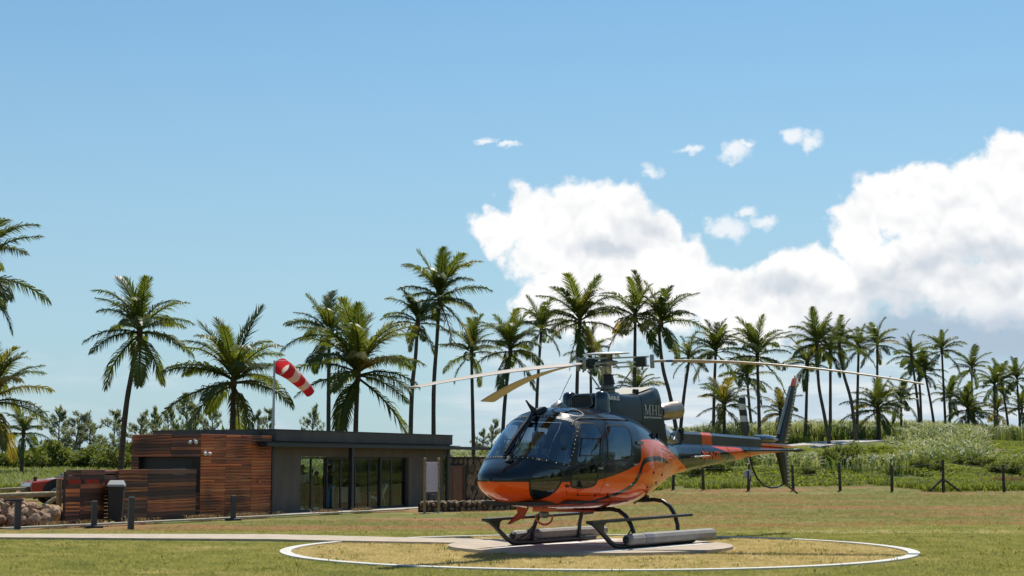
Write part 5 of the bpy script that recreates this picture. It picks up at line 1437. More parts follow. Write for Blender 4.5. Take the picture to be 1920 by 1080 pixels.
BASE = loft_mesh(-2.35, 3.26, 118)
mx = lambda p: [(x, -y) for x, y in p]
cut = [(DOOR_F, .25, 1.3, 'y'), (DOOR_R, .25, 1.3, 'y'), (CHIN, .2, 1.2, 'y'), (DOOR_F, -1.3, -.25, 'y'), (DOOR_R, -1.3, -.25, 'y'), (CHIN, -1.2, -.2, 'y'), (grow(SCREEN, .012), 1.30, 3.4, 'x'), (SKY_W, 1.9, 2.6, 'z'), (mx(SKY_W), 1.9, 2.6, 'z')]
body = BASE
for c in cut: body = boolean(body, [c], 'DIFFERENCE')
BODY = finish(body, [M['heli']], 'fuselage', H_, paint=True)
BOOM = finish(loft_mesh(-7.15, -2.352, 90, 48), [M['heli']], 'tail_boom', H_, paint=True)

def window_piece(parent_p, parent_s, poly, name, glass, ax='y', lo=.25, hi=1.3, seal=.022, both=True, src=None):
    src = src or BASE
    g0 = boolean(src, [(poly, lo, hi, ax)], 'INTERSECT'); s0 = boolean(boolean(src, [(grow(poly, seal), lo, hi, ax)], 'INTERSECT'), [(grow(poly, -.006), lo - .2, hi + .2, ax)], 'DIFFERENCE')
    out = []
    for mir, par in ((False, parent_p), (True, parent_s)):
        if mir and not both: continue
        w = finish(g0.copy(), [glass], name, par, mir); finish(s0.copy(), [M['seal']], 'seal', par if par is not H_ else w, mir, .004); out.append(w)
    return out
doors = []
for nm, outl, wins in (('front_door', DOOR_F, (WIN_F, WIN_L)), ('rear_door', DOOR_R, (WIN_R,))):
    d0 = boolean(BASE, [(grow(outl, -.006), .25, 1.3, 'y')], 'INTERSECT'); d0 = strip_cut(d0)
    d1 = boolean(BASE, [(grow(outl, -.006), .25, 1.3, 'y')], 'INTERSECT')
    for w in wins: d1 = boolean(d1, [(w, .2, 1.35, 'y')], 'DIFFERENCE')
    pair = [finish(d1.copy(), [M['heli']], nm, H_, mir, 0.0, paint=True) for mir in (False, True)]
    for w in wins: window_piece(pair[0], pair[1], w, 'window', M['dark_glass'] if w is WIN_L else M['canopy_glass'])
    for side, d in zip((1, -1), pair):
        hb = MB(); hx, hz = (1.50, 1.30) if nm == 'front_door' else (.42, 1.36)
        y = float(surf_y(hx, hz)) + .012
        hb.box(hx - .06, hx + .06, side * y - .012, side * y + .012, hz - .014, hz + .014)
        hb.build('handle', M['alu'], d)
        if nm == 'front_door':
            fr = MB()                        # sliding pane frame
            cs = [(1.40, 1.775), (1.86, 1.775), (1.985, 1.50), (1.50, 1.50)]
            P3 = [Vector((x, side * (float(surf_y(x, z)) + .006), z)) for x, z in cs]
            for a, b in zip(P3, P3[1:] + P3[:1]): fr.bar(a, b, .028, .014, (0, 0, 1))
            m1 = P3[0].lerp(P3[1], .45); m2 = P3[3].lerp(P3[2], .45); fr.bar(m1, m2, .024, .014)
            fr.build('sliding_pane_frame', M['seal'], d)
        hg = None
        for hx, hz in (((2.27, 1.62), (2.28, 1.02)) if nm == 'front_door' else ((.14, 1.72),)):
            y = float(surf_y(hx - .06, hz)) + .008
            hg = MB().box(hx - .09, hx - .01, side * y - .012, side * y + .012, hz - .018, hz + .018)
            hg.build('hinge', M['seal'] if nm == 'front_door' else M['alu'], d)
window_piece(H_, H_, CHIN, 'chin_window', M['dark_glass'], lo=.2, hi=1.2)
window_piece(H_, H_, SKY_W, 'roof_window', M['skylight_glass'], 'z', 1.9, 2.6)
ws = window_piece(H_, H_, SCREEN, 'windscreen', M['canopy_glass'], 'x', 1.30, 3.4, .03, both=False)[0]
# screws round the windscreen frame, one part
def ws_point(y, z, off=.006):
    lo, hi = 1.4, 3.2
    for _ in range(40):
        m = (lo + hi) / 2; zb, zt, zm, w, nt, nb = [float(q) for q in sec(m)]; h = zt - zm if z > zm else zm - zb; n = nt if z > zm else nb
        v = abs(y / w) ** n + abs((z - zm) / h) ** n - 1
        if v < 0: lo = m
        else: hi = m
    return Vector((lo, y, z))
sc_ = MB(); G = grow(SCREEN, .012)
for i in range(len(G)):
    a, b = Vector(G[i]), Vector(G[(i + 1) % len(G)]); k = max(1, int((b - a).length / .055))
    for j in range(k):
        q = a.lerp(b, j / k)
        if abs(q.x) > .79: q.x = math.copysign(.79, q.x)
        p = ws_point(q.x, q.y); n_ = Vector((.75, q.x * .8, .35)).normalized(); p += n_ * .007
        sc_.lathe([(.0085, 0), (.0085, .004), (.0, .006)], p, 6, n_)
o_ = hpart('screw_heads', sc_, M['white_mark']); o_.parent = ws; o_['kind'] = 'stuff'
# centre post, wiper and wire deflector
post = MB(); pp = [ws_point(0, z) for z in np.linspace(1.485, 2.14, 9)]
post.tube([p + Vector((.012, 0, .012)) for p in pp], .028, 8)
hpart('windscreen_post', post, M['navy'])
defl = MB(); dd = [(2.84, 1.515), (2.62, 1.72), (2.40, 1.90), (2.18, 2.07), (2.02, 2.20)]
for (a, b), (c_, d_) in zip(dd[:-1], dd[1:]): defl.bar((a, .0, b + .035), (c_, 0, d_ + .035), .035, .045, (0, 1, 0))
hpart('wire_deflector', defl, M['black'])
cu = MB(); cu.prism([(1.93, 2.20), (2.06, 2.17), (2.11, 2.235), (2.26, 2.39), (2.16, 2.325), (2.02, 2.27)], -.018, .018)
cu.prism([(1.70, 2.27), (1.96, 2.165), (2.05, 2.18), (1.96, 2.25), (1.78, 2.30)], -.05, .05)
hpart('wire_cutter', cu, M['black'])
lw_ = MB(); lw_.prism([(2.22, .66), (2.52, .70), (2.47, .60), (2.76, .43), (2.72, .425), (2.44, .50), (2.33, .52)], -.018, .018).bar((2.2, 0, .68), (2.35, .0, .5), .02, .02)
hpart('lower_wire_cutter', lw_, M['red_paint'])
wp = MB(); a_ = ws_point(.10, 1.53); b_ = ws_point(.16, 1.60); c_ = ws_point(.33, 1.90); d_ = ws_point(.06, 2.03)
up_ = Vector((.035, 0, .045))
wp.tube([ws_point(.13, 1.50) + up_, ws_point(.12, 1.62) + up_, ws_point(.11, 1.80) + up_ * .8], .012, 6).tube([ws_point(.16, 1.60) + up_ * .7, ws_point(.10, 1.80) + up_ * .7, ws_point(.04, 2.02) + up_ * .7], .011, 5).lathe([(.03, 0), (.035, .04), (.0, .06)], ws_point(.13, 1.49) - Vector((.0, 0, .0)), 10, (.6, 0, .8))
hpart('wiper', wp, M['black'])
vent = MB(); vx = 2.96; vent.bar((2.90, .16, 1.455), (2.98, .16, 1.41), .12, .02); hpart('nose_vent', vent, M['black'])
# gutter over the doors
for s in (1, -1):
    g = MB(); L = [(1.90, 1.98), (1.80, 2.055), (1.66, 2.10), (1.4, 2.105), (1.0, 2.105), (.6, 2.105), (.2, 2.10)]
    g.tube([Vector((x, s * (float(surf_y(x, z)) + .006), z)) for x, z in L], .013, 6); hpart('door_gutter', g, M['black'])
    f = MB()
    for (x, z) in ((.78, 1.79),):
        pass
    L2 = [(.02, 1.765), (.12, 1.765)]
    f.bar(Vector((.28, s * (float(surf_y(.28, 1.72)) + .02), 1.725)), Vector((.10, s * (float(surf_y(.1, 1.72)) + .03), 1.72)), .03, .05); hpart('door_rail_catch', f, M['alu'])
    h_ = MB()
    for (x, z) in ((1.95, .90), (1.52, .885), (1.18, .89)): y = float(surf_y(x, z)) + .004; h_.bar((x, s * y, z + .045), (x - .02, s * (y - .004), z - .04), .018, .02, (1, 0, 0))
    for (x, z) in ((.36, 1.12), (-.15, .98), (-.35, 1.22), (-.62, 1.05), (-.95, 1.18)): y = float(surf_y(x, z)) + .003; h_.box(x - .018, x + .018, s * y - .006, s * y + .006, z - .022, z + .022)
    hpart('body_latches', h_, M['seal'])
    v_ = MB()
    for x in (-.55, -.68, -.98): y = float(surf_y(x, 1.83)); v_.bar((x, s * (y + .01), 1.80), (x - .05, s * (y - .02), 1.90), .05, .02, (1, 0, 0))
    hpart('cooling_slots', v_, M['black'])
    pl_ = MB()                                  # panel seams on the rear fuselage
    for seam in ([(.06, 1.74), (.10, 1.45), (.18, 1.2), (.30, 1.0), (.46, .84)], [(-.98, 1.72), (-1.02, 1.45), (-.98, 1.2), (-.88, .98)], [(-.98, 1.64), (-1.3, 1.6), (-1.7, 1.56)], [(.30, 1.02), (-.1, 1.02), (-.5, 1.0), (-.85, 1.02)]):
        pl_.tube([Vector((x, s * (float(surf_y(x, z)) + .0005), z)) for x, z in seam], .0045, 4, cap=False)
    hpart('panel_seam', pl_, M['seal'])

# --- riveted frames round the boom, small placards
for x in (-2.36, -3.30, -4.35, -5.35):
    zb, zt, zm, w, nt, nb = [float(q) for q in sec(x)]; ringp = []
    for k in range(33):
        a = 2 * math.pi * k / 32; c, s = math.cos(a), math.sin(a); h = zt - zm if s >= 0 else zm - zb
        ringp.append((x, (w + .0005) * c, zm + (h + .0005) * s))
    hpart('boom_seam', MB().tube(ringp, .0045, 4, cap=False), M['seal'])
for s in (1, -1):
    for x, z, w, h in ((1.30, 1.02, .07, .025), (-.30, 1.30, .05, .03), (-.72, 1.25, .035, .035), (.55, 1.02, .05, .02), (-1.25, 1.30, .05, .025)):
        y = float(surf_y(x, z)) + .003; y2 = float(surf_y(x - w, z)) + .003
        hpart('placard', MB().add([(x, s * y, z), (x - w, s * y2, z), (x - w, s * (y2 + .001), z + h), (x, s * (y + .001), z + h)], [(0, 1, 2, 3)]), M['white_mark'], fix=False)
# --- cabin interior: floor, bulkhead, console, seats
inn = MB(); inn.box(-.2, 2.75, -.50, .50, .72, .78).box(.30, 2.1, -.72, .72, .74, .78); hpart('cabin_floor', inn, M['cabin_dark'])
hpart('rear_bulkhead', MB().prism([(-.70, .85), (.70, .85), (.78, 1.3), (.70, 1.85), (.45, 2.12), (-.45, 2.12), (-.70, 1.85), (-.78, 1.3)], .14, .17, 'x'), M['cabin_dark'])
hpart('instrument_console', MB().prism([(2.15, .8), (2.72, .8), (2.60, 1.40), (2.36, 1.44), (2.22, 1.32)], -.20, .24).prism([(2.28, 1.30), (2.55, 1.30), (2.50, 1.50), (2.40, 1.52), (2.3, 1.46)], -.12, .46), M['black'], bevel=.02)
def seat(x, y, w, back):
    s = MB(); s.bar((x + .46, y, 1.02), (x, y, .97), w, .13); s.bar((x - .02, y, .98), (x - .16, y, 1.62), w, .12, (1, 0, 0)); s.bar((x - .17, y, 1.68), (x - .20, y, 1.90), w * .55, .10, (1, 0, 0))
    o = hpart('seat', s, M['seat'], bevel=.035); b = MB(); b.box(x, x + .42, y - w * .42, y + w * .42, .78, .92); b.build('seat_base', M['cabin_dark'], o)
    st = MB()
    for sy in (-.12, .12): st.bar((x + .06, y + sy, 1.10), (x - .095, y + sy * .8, 1.72), .045, .01, (1, 0, 0))
    st.build('harness', M['black'], o)
for y in (-.40, .40): seat(1.50, y, .46, 0)
for y in (-.54, -.18, .18, .54): seat(.48, y, .34, 0)
hpart('cyclic_stick', MB().tube([(2.12, .40, .8), (2.10, .40, 1.05), (2.0, .40, 1.28)], .016, 6).tube([(2.12, -.40, .8), (2.10, -.40, 1.05), (2.0, -.40, 1.28)], .016, 6), M['black'])

# --- engine and gearbox cowling
def cowl_ring(x, zt, zb, w, n=5.0, m=36, dx=0.0):
    out = []
    for k in range(m):
        a = 2 * math.pi * k / m; c, s = math.cos(a), math.sin(a); zc = (zt + zb) / 2
        y = w * math.copysign(abs(c) ** (2 / n), c); z = zc + (zt - zb) / 2 * math.copysign(abs(s) ** (2 / n), s)
        out.append((x + dx * (z - zb) / (zt - zb), y * (1 + .10 * (zt - z) / (zt - zb)), z))
    return out
CW = [(.56, 2.40, 1.9, .31, 3.2), (.545, 2.47, 1.9, .335, 3.6), (.50, 2.53, 1.9, .36, 4.0), (.42, 2.565, 1.9, .38, 4.6), (.28, 2.575, 1.85, .40, 5.2), (.1, 2.575, 1.8, .41, 5.6), (-.2, 2.575, 1.75, .418, 6), (-.45, 2.577, 1.7, .42, 6.4), (-.675, 2.59, 1.65, .42, 6.6)]
hpart('gearbox_cowling', MB().loft([cowl_ring(x, a, b, w, n) for x, a, b, w, n in CW]), M['navy_satin'])
CW2 = [(-.683, 2.593, 1.6, .425, 6.8), (-.9, 2.635, 1.6, .424, 7), (-1.12, 2.685, 1.6, .422, 7), (-1.31, 2.735, 1.6, .42, 7)]
rg_ = [cowl_ring(x, a, b, w, n) for x, a, b, w, n in CW2]
rg_.append([(x - .17 * (2.74 - z) / .72 - .01, y * .97, z - .012) for x, y, z in rg_[-1]])
hpart('engine_cowling', MB().loft(rg_), M['navy_satin'])
hpart('cowling_top_panel', MB().add([(-.50, -.30, 2.584), (-.50, .30, 2.584), (-1.27, .31, 2.735), (-1.27, -.31, 2.735), (-.68, .31, 2.600), (-.68, -.31, 2.600)], [(0, 1, 4, 5), (5, 4, 2, 3)]), mat('cowl_top_tan', (.42, .36, .28), .5, var=.1), fix=False)
hpart('cowling_vent', MB().lathe([(.06, 0), (.06, .05), (.04, .07), (.0, .07)], (-.75, .26, 2.61), 12), M['black'])
for s in (1, -1):
    sc2 = [[(x + (.03 if False else 0), s * (.37 + r * math.cos(a)), 2.28 + zz) for a in np.linspace(-math.pi / 2, math.pi / 2, 3)] for x, r, zz in ()]
    dome = MB(); rr = []
    for k, (zz, sc3) in enumerate(((2.24, 1.15), (2.34, 1.05), (2.44, 1.0), (2.52, .95), (2.57, .78), (2.592, .45), (2.597, .05))):
        rr.append([(.47 + .15 * sc3 * math.cos(a), s * (.325 + .12 * sc3 * math.sin(a)), zz) for a in [2 * math.pi * q / 20 for q in range(20)]])
    dome.loft(rr); hpart('cowling_blister', dome, M['navy'])
ink = MB()                                    # dark air intake in the cowling front with a rounded rim
ip = smooth_poly([(-.21, 2.33), (.19, 2.33), (.18, 2.51), (-.20, 2.51)], 2, .18)
ink.prism(ip, .45, .585, 'x'); hpart('air_intake', ink, M['black'])
rim = MB(); ipg = [Vector((.575, y, z)) for y, z in grow(ip, .018)]
rim.tube(ipg + [ipg[0]], .022, 8, cap=False); hpart('intake_rim', rim, M['navy'])
ex = MB(); c0 = Vector((-1.98, .02, 2.30)); ax = Vector((-.97, .0, .10)).normalized()
ex.lathe([(.12, 0), (.155, .08), (.165, .3), (.165, .62), (.172, .66), (.160, .665), (.15, .60), (.15, .2), (.0, .19)], c0, 28, ax)
hpart('exhaust_pipe', ex, M['exhaust'])
hpart('engine_deck_fairing', MB().loft([[(x, y * w, z0 + (z1 - z0) * k) for y, k in ((-1, 0), (-1, .6), (-.7, 1), (.7, 1), (1, .6), (1, 0))] for x, w, z0, z1 in ((-1.3, .34, 1.6, 2.20), (-1.7, .30, 1.6, 2.16), (-2.1, .22, 1.6, 2.04), (-2.5, .14, 1.62, 1.9))]), M['navy'])

# --- mast, rotor head and blades
AX = Vector((math.sin(R(4)), 0, math.cos(R(4)))); MB0 = Vector((-.245, 0, 2.56))
mast = MB(); mast.lathe([(.20, 0), (.20, .03), (.13, .05), (.13, .10), (.20, .105), (.215, .115), (.215, .135), (.12, .14), (.11, .18)], MB0, 24, AX)
hpart('swashplate', mast, M['alu'])
bt = MB(); bt.lathe([(.13 - .035 * k / 8 + (.012 if k % 2 else 0), .18 + .022 * k) for k in range(9)], MB0, 20, AX); hpart('mast_boot', bt, M['black'])
hpart('rotor_mast', MB().lathe([(.075, .30), (.075, .37), (.085, .38), (.085, .52)], MB0, 20, AX), M['steel'])
HUB = MB0 + AX * .555
hd = MB(); hd.lathe([(.10, -.05), (.20, -.02), (.20, .03), (.11, .05), (.11, .16), (.13, .17), (.0, .175)], HUB, 24, AX)
HD = hpart('rotor_head', hd, M['alu'])
cap = MB(); cap.lathe([(.0, .16), (.40, .150), (.415, .160), (.40, .175), (.20, .195), (.0, .20)], HUB, 32, AX); hpart('vibration_absorber', cap, M['plate'])
def rot_blade(ang, ztip):
    a = R(ang); d0 = Vector((math.cos(a), math.sin(a), 0)); tip = Vector((HUB.x + 5.345 * math.cos(a), HUB.y + 5.345 * math.sin(a), ztip - .055))
    e = (d0 - AX * d0.dot(AX)).normalized(); side = AX.cross(e).normalized()        # side = leading edge (rotor turns clockwise seen from above)
    lead = -side
    arm = MB()                                   # starflex arm: two plates, elastomer block
    def slab(r0, r1, w0, w1, z, t): 
        P = [HUB + e * r + lead * w + AX * (z + q) for q in (-t / 2, t / 2) for r, w in ((r0, -w0), (r0, w0), (r1, w1), (r1, -w1))]
        arm.add(P, [(0, 1, 2, 3), (7, 6, 5, 4), (0, 4, 5, 1), (1, 5, 6, 2), (2, 6, 7, 3), (3, 7, 4, 0)])
    slab(.12, .74, .10, .075, .085, .028); slab(.12, .74, .10, .075, -.075, .028); slab(.10, .60, .12, .05, .0, .03)
    ao = arm.build('starflex_arm', M['steel'], H_)
    bk = MB(); P = [HUB + e * r + lead * w + AX * z for z in (-.085, .085) for r, w in ((.52, -.10), (.52, .10), (.70, .095), (.70, -.095))]
    bk.add(P, [(0, 1, 2, 3), (7, 6, 5, 4), (0, 4, 5, 1), (1, 5, 6, 2), (2, 6, 7, 3), (3, 7, 4, 0)]); bk.build('elastomer_block', M['navy_satin'], ao)
    bolts = MB()
    for w in (-.06, .06): bolts.lathe([(.022, -.12), (.03, -.11), (.03, .11), (.022, .12)], HUB + e * .80 + lead * w, 10, AX)
    bolts.build('bolt', M['alu'], ao)
    hn = MB(); p1 = HUB + e * .30 - lead * .16; hn.tube([HUB + e * .62 - lead * .14 - AX * .02, HUB + e * .60 - lead * .17 - AX * .14], .02, 6); hn.build('pitch_horn', M['alu'], ao)
    pr = MB(); pr.tube([HUB + e * .42 - lead * .17 - AX * .12, MB0 + e * .21 - lead * .05 + AX * .12], .014, 6); pr.build('pitch_link', M['steel'], ao)
    # blade
    n = 40; rings = []; root = HUB + e * .82; L = 5.345 - .82; dz = tip - (HUB + e * 5.345)
    for i in range(n + 1):
        u = i / n; r = .82 + L * u; c = HUB + e * r + Vector((0, 0, 1)) * dz.z * (u ** 1.75)
        ch = .09 + (.35 - .09) * min(1, max(0, (u - .02) / .16)) ** .8; th = .045 * (1 - min(1, u / .16)) + .036 * min(1, u / .16)
        if u > .985: ch *= .96
        tw = R(10 - 12 * u); lx = lead * math.cos(tw) + AX * math.sin(tw); nz = AX * math.cos(tw) - lead * math.sin(tw)
        sec_ = [(.25, 0), (.22, .30), (.10, .52), (-.15, .48), (-.45, .25), (-.75, .03), (-.45, -.20), (-.15, -.42), (.10, -.45), (.22, -.28)]
        rings.append([c + lx * (p * ch) + nz * (q * th) for p, q in sec_])
    bl_ = MB().loft(rings).build('rotor_blade', M['blade'], H_)
    cuff = MB()
    for r, w in ((.93, .012), ): cuff.loft([[p + (p - sum((Vector(q) for q in ring_), Vector()) / 10) * .05 for p in map(Vector, ring_)] for ring_ in (rings[2], rings[3])])
    cuff.build('blue_band', M['blue_tape'], bl_)
rot_blade(113.25, 2.75); rot_blade(238.0, 2.70); rot_blade(359.25, 2.53)

# --- tail: shaft cover, gearbox, fins, stabiliser, tail rotor
def cov(x0, x1, z0, z1, w, name, mat_, zz=(1.78, 1.74), taper=(1, 1)):
    def rg2(x, zt, zb, w): return [(x, -w, zb), (x, -w, zt - .05), (x, -w * .62, zt), (x, w * .62, zt), (x, w, zt - .05), (x, w, zb)]
    return hpart(name, MB().loft([rg2(x0, z0, zz[0] - .06, w), rg2(x1, z1, zz[1] - .06, w * taper[1])], smooth=False), mat_)
cov(-1.98, -3.40, 1.985, 1.965, .135, 'drive_shaft_cover', M['cover_toplit'])
cov(-3.404, -3.80, 1.964, 1.958, .134, 'drive_shaft_cover', M['orange'], (1.765, 1.76))
cov(-3.804, -5.96, 1.957, 1.905, .132, 'drive_shaft_cover', M['cover_toplit'], (1.765, 1.72), (1, .85))
hpart('cover_strap', MB().box(-2.62, -2.58, -.15, .15, 1.76, 2.005).box(-2.66, -2.62, .13, .16, 1.80, 2.03), M['black'])
hpart('boom_strut', MB().tube([(-2.42, .16, 2.02), (-2.02, .30, 1.80)], .016, 6), M['alu'])
gb = MB(); gb.loft([[(x, w * math.cos(a) - .02, zc + h * math.sin(a)) for a in [2 * math.pi * q / 18 for q in range(18)]] for x, w, zc, h in ((-5.97, .10, 1.87, .075), (-6.05, .13, 1.87, .09), (-6.5, .14, 1.87, .095), (-6.85, .10, 1.865, .075), (-6.95, .03, 1.86, .03))]); hpart('tail_gearbox', gb, M['navy'])
hpart('tail_cone', MB().loft([[(x, w * math.cos(a), zc + h * math.sin(a)) for a in [2 * math.pi * q / 14 for q in range(14)]] for x, w, zc, h in ((-5.99, .11, 1.765, .05), (-6.6, .10, 1.755, .05), (-7.2, .075, 1.74, .045), (-7.78, .02, 1.725, .012))]), M['orange'])
def fin(profile, name, mat_, th=.05):
    """profile: list of (z, xle, xte)"""
    rings = []
    for z, a, b in profile:
        c = a - b
        rings.append([(a - c * u, y * th * (c / .5), z) for u, y in ((0, 0), (.06, .55), (.22, 1), (.55, .75), (.97, .12), (.97, -.12), (.55, -.75), (.22, -1), (.06, -.55))])
    return MB().loft(rings).build(name, mat_, H_)
UF = [(1.80, -6.86, -7.42), (2.0, -6.99, -7.52), (2.6, -7.37, -7.79), (3.02, -7.635, -7.965)]
fu = fin(UF, 'upper_fin', M['navy_satin']); fin([(3.021, -7.636, -7.966), (3.17, -7.73, -8.03), (3.20, -7.78, -8.03)], 'fin_tip', M['orange'])
fl = fin([(.925, -7.19, -7.51), (1.25, -7.05, -7.50), (1.60, -6.87, -7.46), (1.72, -6.83, -7.44)], 'lower_fin', M['navy_satin'])
le = MB()
for (z0, x0), (z1, x1) in zip([(1.98, -6.972), (2.6, -7.362), (3.0, -7.616)][:-1], [(2.6, -7.362), (3.0, -7.616)]): le.tube([(x0, 0, z0), (x1, 0, z1)], .03, 8)
hpart('fin_leading_edge', le, M['alu'], fu)
for par, pr_ in ((fu, UF), (fl, [(.95, -7.19, -7.51), (1.55, -6.9, -7.46)])):
    te = MB(); z = pr_[0][0] + .03
    while z < pr_[-1][0] - .02:
        xt = float(np.interp(z, [q[0] for q in pr_], [q[2] for q in pr_]))
        for s in (1, -1): te.bar((xt + .01, s * .013, z), (xt + .15, s * .024, z - .012), .020, .004, (0, s, 0))
        z += .078
    o_ = te.build('trailing_edge_marks', M['white_mark'], par); 
hpart('tail_light', MB().lathe([(.02, 0), (.02, .05), (.0, .07)], (-7.86, 0, 3.19), 8), M['navlight'])
stz = MB(); rings = []
for y in (-1.26, -.6, 0, .6, 1.26):
    rings.append([(-5.02 - .46 * u, y, 1.625 + q * .026) for u, q in ((0, 0), (.05, .7), (.25, 1), (.6, .8), (1, .05), (.6, -.8), (.25, -1), (.05, -.7))])
stz.loft(rings); hpart('stabiliser', stz, M['navy'])
for s in (1, -1): hpart('stabiliser_end', MB().loft([[(-5.0 - .50 * u, s * (1.262 + .0), 1.625 + q * .045) for u, q in ((0, 0), (.1, .8), (.5, 1), (1, .2), (.5, -.8), (.1, -.7))], [(-5.01 - .48 * u, s * 1.29, 1.625 + q * .03) for u, q in ((0, 0), (.1, .8), (.5, 1), (1, .2), (.5, -.8), (.1, -.7))]]), M['seal'])
# tail rotor on the far side
TH = Vector((-6.17, -.34, 1.86)); tr = MB(); tr.lathe([(.035, 0), (.035, .26), (.06, .27), (.06, .34), (.0, .35)], (TH.x, -.06, TH.z), 14, (0, -1, 0)); TR = hpart('tail_rotor_hub', tr, M['alu'])
def tail_mat():
    m, t, b = newmat('tail_blade_stripes'); tc = t.new('ShaderNodeTexCoord'); sp = t.new('ShaderNodeSeparateXYZ'); t.l.new(tc.outputs['Object'], sp.inputs[0])
    r = t.math('ABSOLUTE', t.math('SUBTRACT', sp.outputs[2], TH.z)); k = t.math('FRACT', t.math('MULTIPLY', r, 1 / .245)); w = t.math('GREATER_THAN', k, .5)
    k2 = t.math('GREATER_THAN', r, .36); col = t.mix(t.math('MULTIPLY', w, k2), (.02, .02, .022), (.62, .61, .60)); col = t.mix(t.math('LESS_THAN', r, .36), col, (.075, .078, .08))
    t.l.new(col, b.inputs['Base Color']); b.inputs['Roughness'].default_value = .45; return m
M['tail_blade'] = tail_mat()
for s in (1, -1):
    rings = []; d = Vector((math.sin(R(12)), 0, math.cos(R(12)))) * s; lead = Vector((math.cos(R(12)), 0, -math.sin(R(12)))) * s
    for i in range(17):
        u = i / 16; r = .06 + .87 * u; ch = .06 + .125 * min(1, u / .18); tw = R(48 - 30 * u); lx = lead * math.cos(tw) + Vector((0, -s, 0)) * math.sin(tw) * s; nz = d.cross(lx).normalized()
        c = TH + d * r + lead * (.05 * math.sin(3 * u) * s * s)
        rings.append([c + lx * (p * ch) + nz * (q * .022) for p, q in ((.3, 0), (.22, .5), (-.1, .5), (-.7, .04), (-.1, -.4), (.22, -.4))])
    MB().loft(rings).build('tail_rotor_blade', M['tail_blade'], TR)
hpart('tail_guard', MB().tube([(-5.70, -.02, 1.52), (-5.80, -.02, 1.30), (-6.02, -.02, 1.07), (-6.30, -.02, .925), (-6.60, 0, .875), (-6.90, 0, .885), (-7.14, 0, .93)], .02, 8), M['black'])
hpart('tail_skid', MB().tube([(-7.22, 0, .96), (-7.50, 0, .87), (-7.86, 0, .745)], .02, 8), M['black'])
# --- boom antenna and belly fittings
hpart('boom_antenna', MB().tube([(-2.78, .31, 1.50), (-3.40, .30, 1.52)], .009, 5).tube([(-2.86, .27, 1.50), (-2.86, .35, 1.50)], .016, 6).tube([(-3.12, .25, 1.51), (-3.12, .34, 1.51)], .016, 6), M['white_mark'])
hpart('top_antenna', MB().lathe([(.16, -.02), (.13, .04), (.06, .085), (.02, .12), (.0, .12)], (1.30, 0, 2.295), 20), M['alu'])
hpart('whip_antenna', MB().tube([(1.30, 0, 2.40), (1.16, .02, 2.62), (.98, .04, 2.86)], .005, 4), M['black'])
hk = MB(); hk.tube([Vector((1.74, .16 * math.cos(a), .52 + .13 * math.sin(a))) for a in np.linspace(.3, -math.pi - .3, 13)], .018, 6).box(1.66, 1.82, -.18, .18, .60, .66)
hpart('landing_light_hoop', hk, M['orange']); hpart('landing_light', MB().lathe([(.0, 0), (.07, .0), (.08, .05), (.06, .1), (.0, .11)], (1.74, 0, .60), 14, (0, 0, -1)), M['alu'])
hpart('belly_panel', MB().box(.42, 1.02, -.30, .30, .575, .615), M['red_paint'], bevel=.01)
hpart('belly_antenna', MB().prism([(-1.0, .80), (-1.14, .84), (-1.16, .68), (-1.12, .66)], -.012, .012).lathe([(.03, 0), (.035, .05), (.0, .07)], (-.2, .1, .66), 10, (0, 0, -1)), M['black'])

# --- skid landing gear with float packs
for s in (1, -1):
    y = s * 1.02; sk = MB()
    sk.tube([(-1.42, y, .045), (-1.30, y, .04), (0, y, .04), (1.05, y, .04), (1.20, y, .055), (1.36, y, .12), (1.52, y, .22), (1.70, y, .335), (1.88, y, .43)], [.035, .042, .042, .042, .042, .042, .04, .036, .032], 12)
    sko = hpart('skid', sk, M['skid'])
    MB().bar((1.99, y, .452), (-1.28, y, .487), .13, .045).build('step', M['skid'], sko, bevel=.008)
    wb = MB(); 
    for t in (-.035, .035):
        wb.prism([(1.98, .43), (1.52, .438), (1.60, .40), (1.62, .30), (1.72, .33), (1.86, .40)], y + t - .004, y + t + .004)
    wb.build('step_bracket', M['skid'], sko)
    fl_ = MB(); fr_ = []
    for x, r in ((1.04, .055), (1.02, .082), (.95, .097), (.0, .101), (-.9, .101), (-1.8, .098), (-1.90, .085), (-1.935, .055)):
        fr_.append([(x, s * (1.125 + r * 1.02 * math.cos(a)), .150 + r * .95 * math.sin(a)) for a in [2 * math.pi * q / 10 + .2 for q in range(10)]])
    fl_.loft(fr_, smooth=False); fo = hpart('emergency_float', fl_, M['float'])
    bd = MB()
    for x in (.42,):
        bd.loft([[(xx, s * (1.125 + .105 * 1.02 * math.cos(a)), .150 + .105 * .95 * math.sin(a)) for a in [2 * math.pi * q / 10 + .2 for q in range(10)]] for xx in (x + .13, x - .13)], smooth=False)
    bd.build('float_band', M['float_seam'], fo)
    MB().lathe([(.0, 0), (.055, 0), (.06, .03), (.04, .05), (.0, .05)], (1.03, s * 1.125, .15), 12, (1, 0, 0)).build('float_valve', M['black'], fo)
    ft = MB(); ft.tube([(1.0, s * 1.06, .10), (.85, s * 1.0, .16), (.62, s * .98, .32), (.60, s * .80, .56)], .012, 6); hpart('float_hose', ft, M['black'])
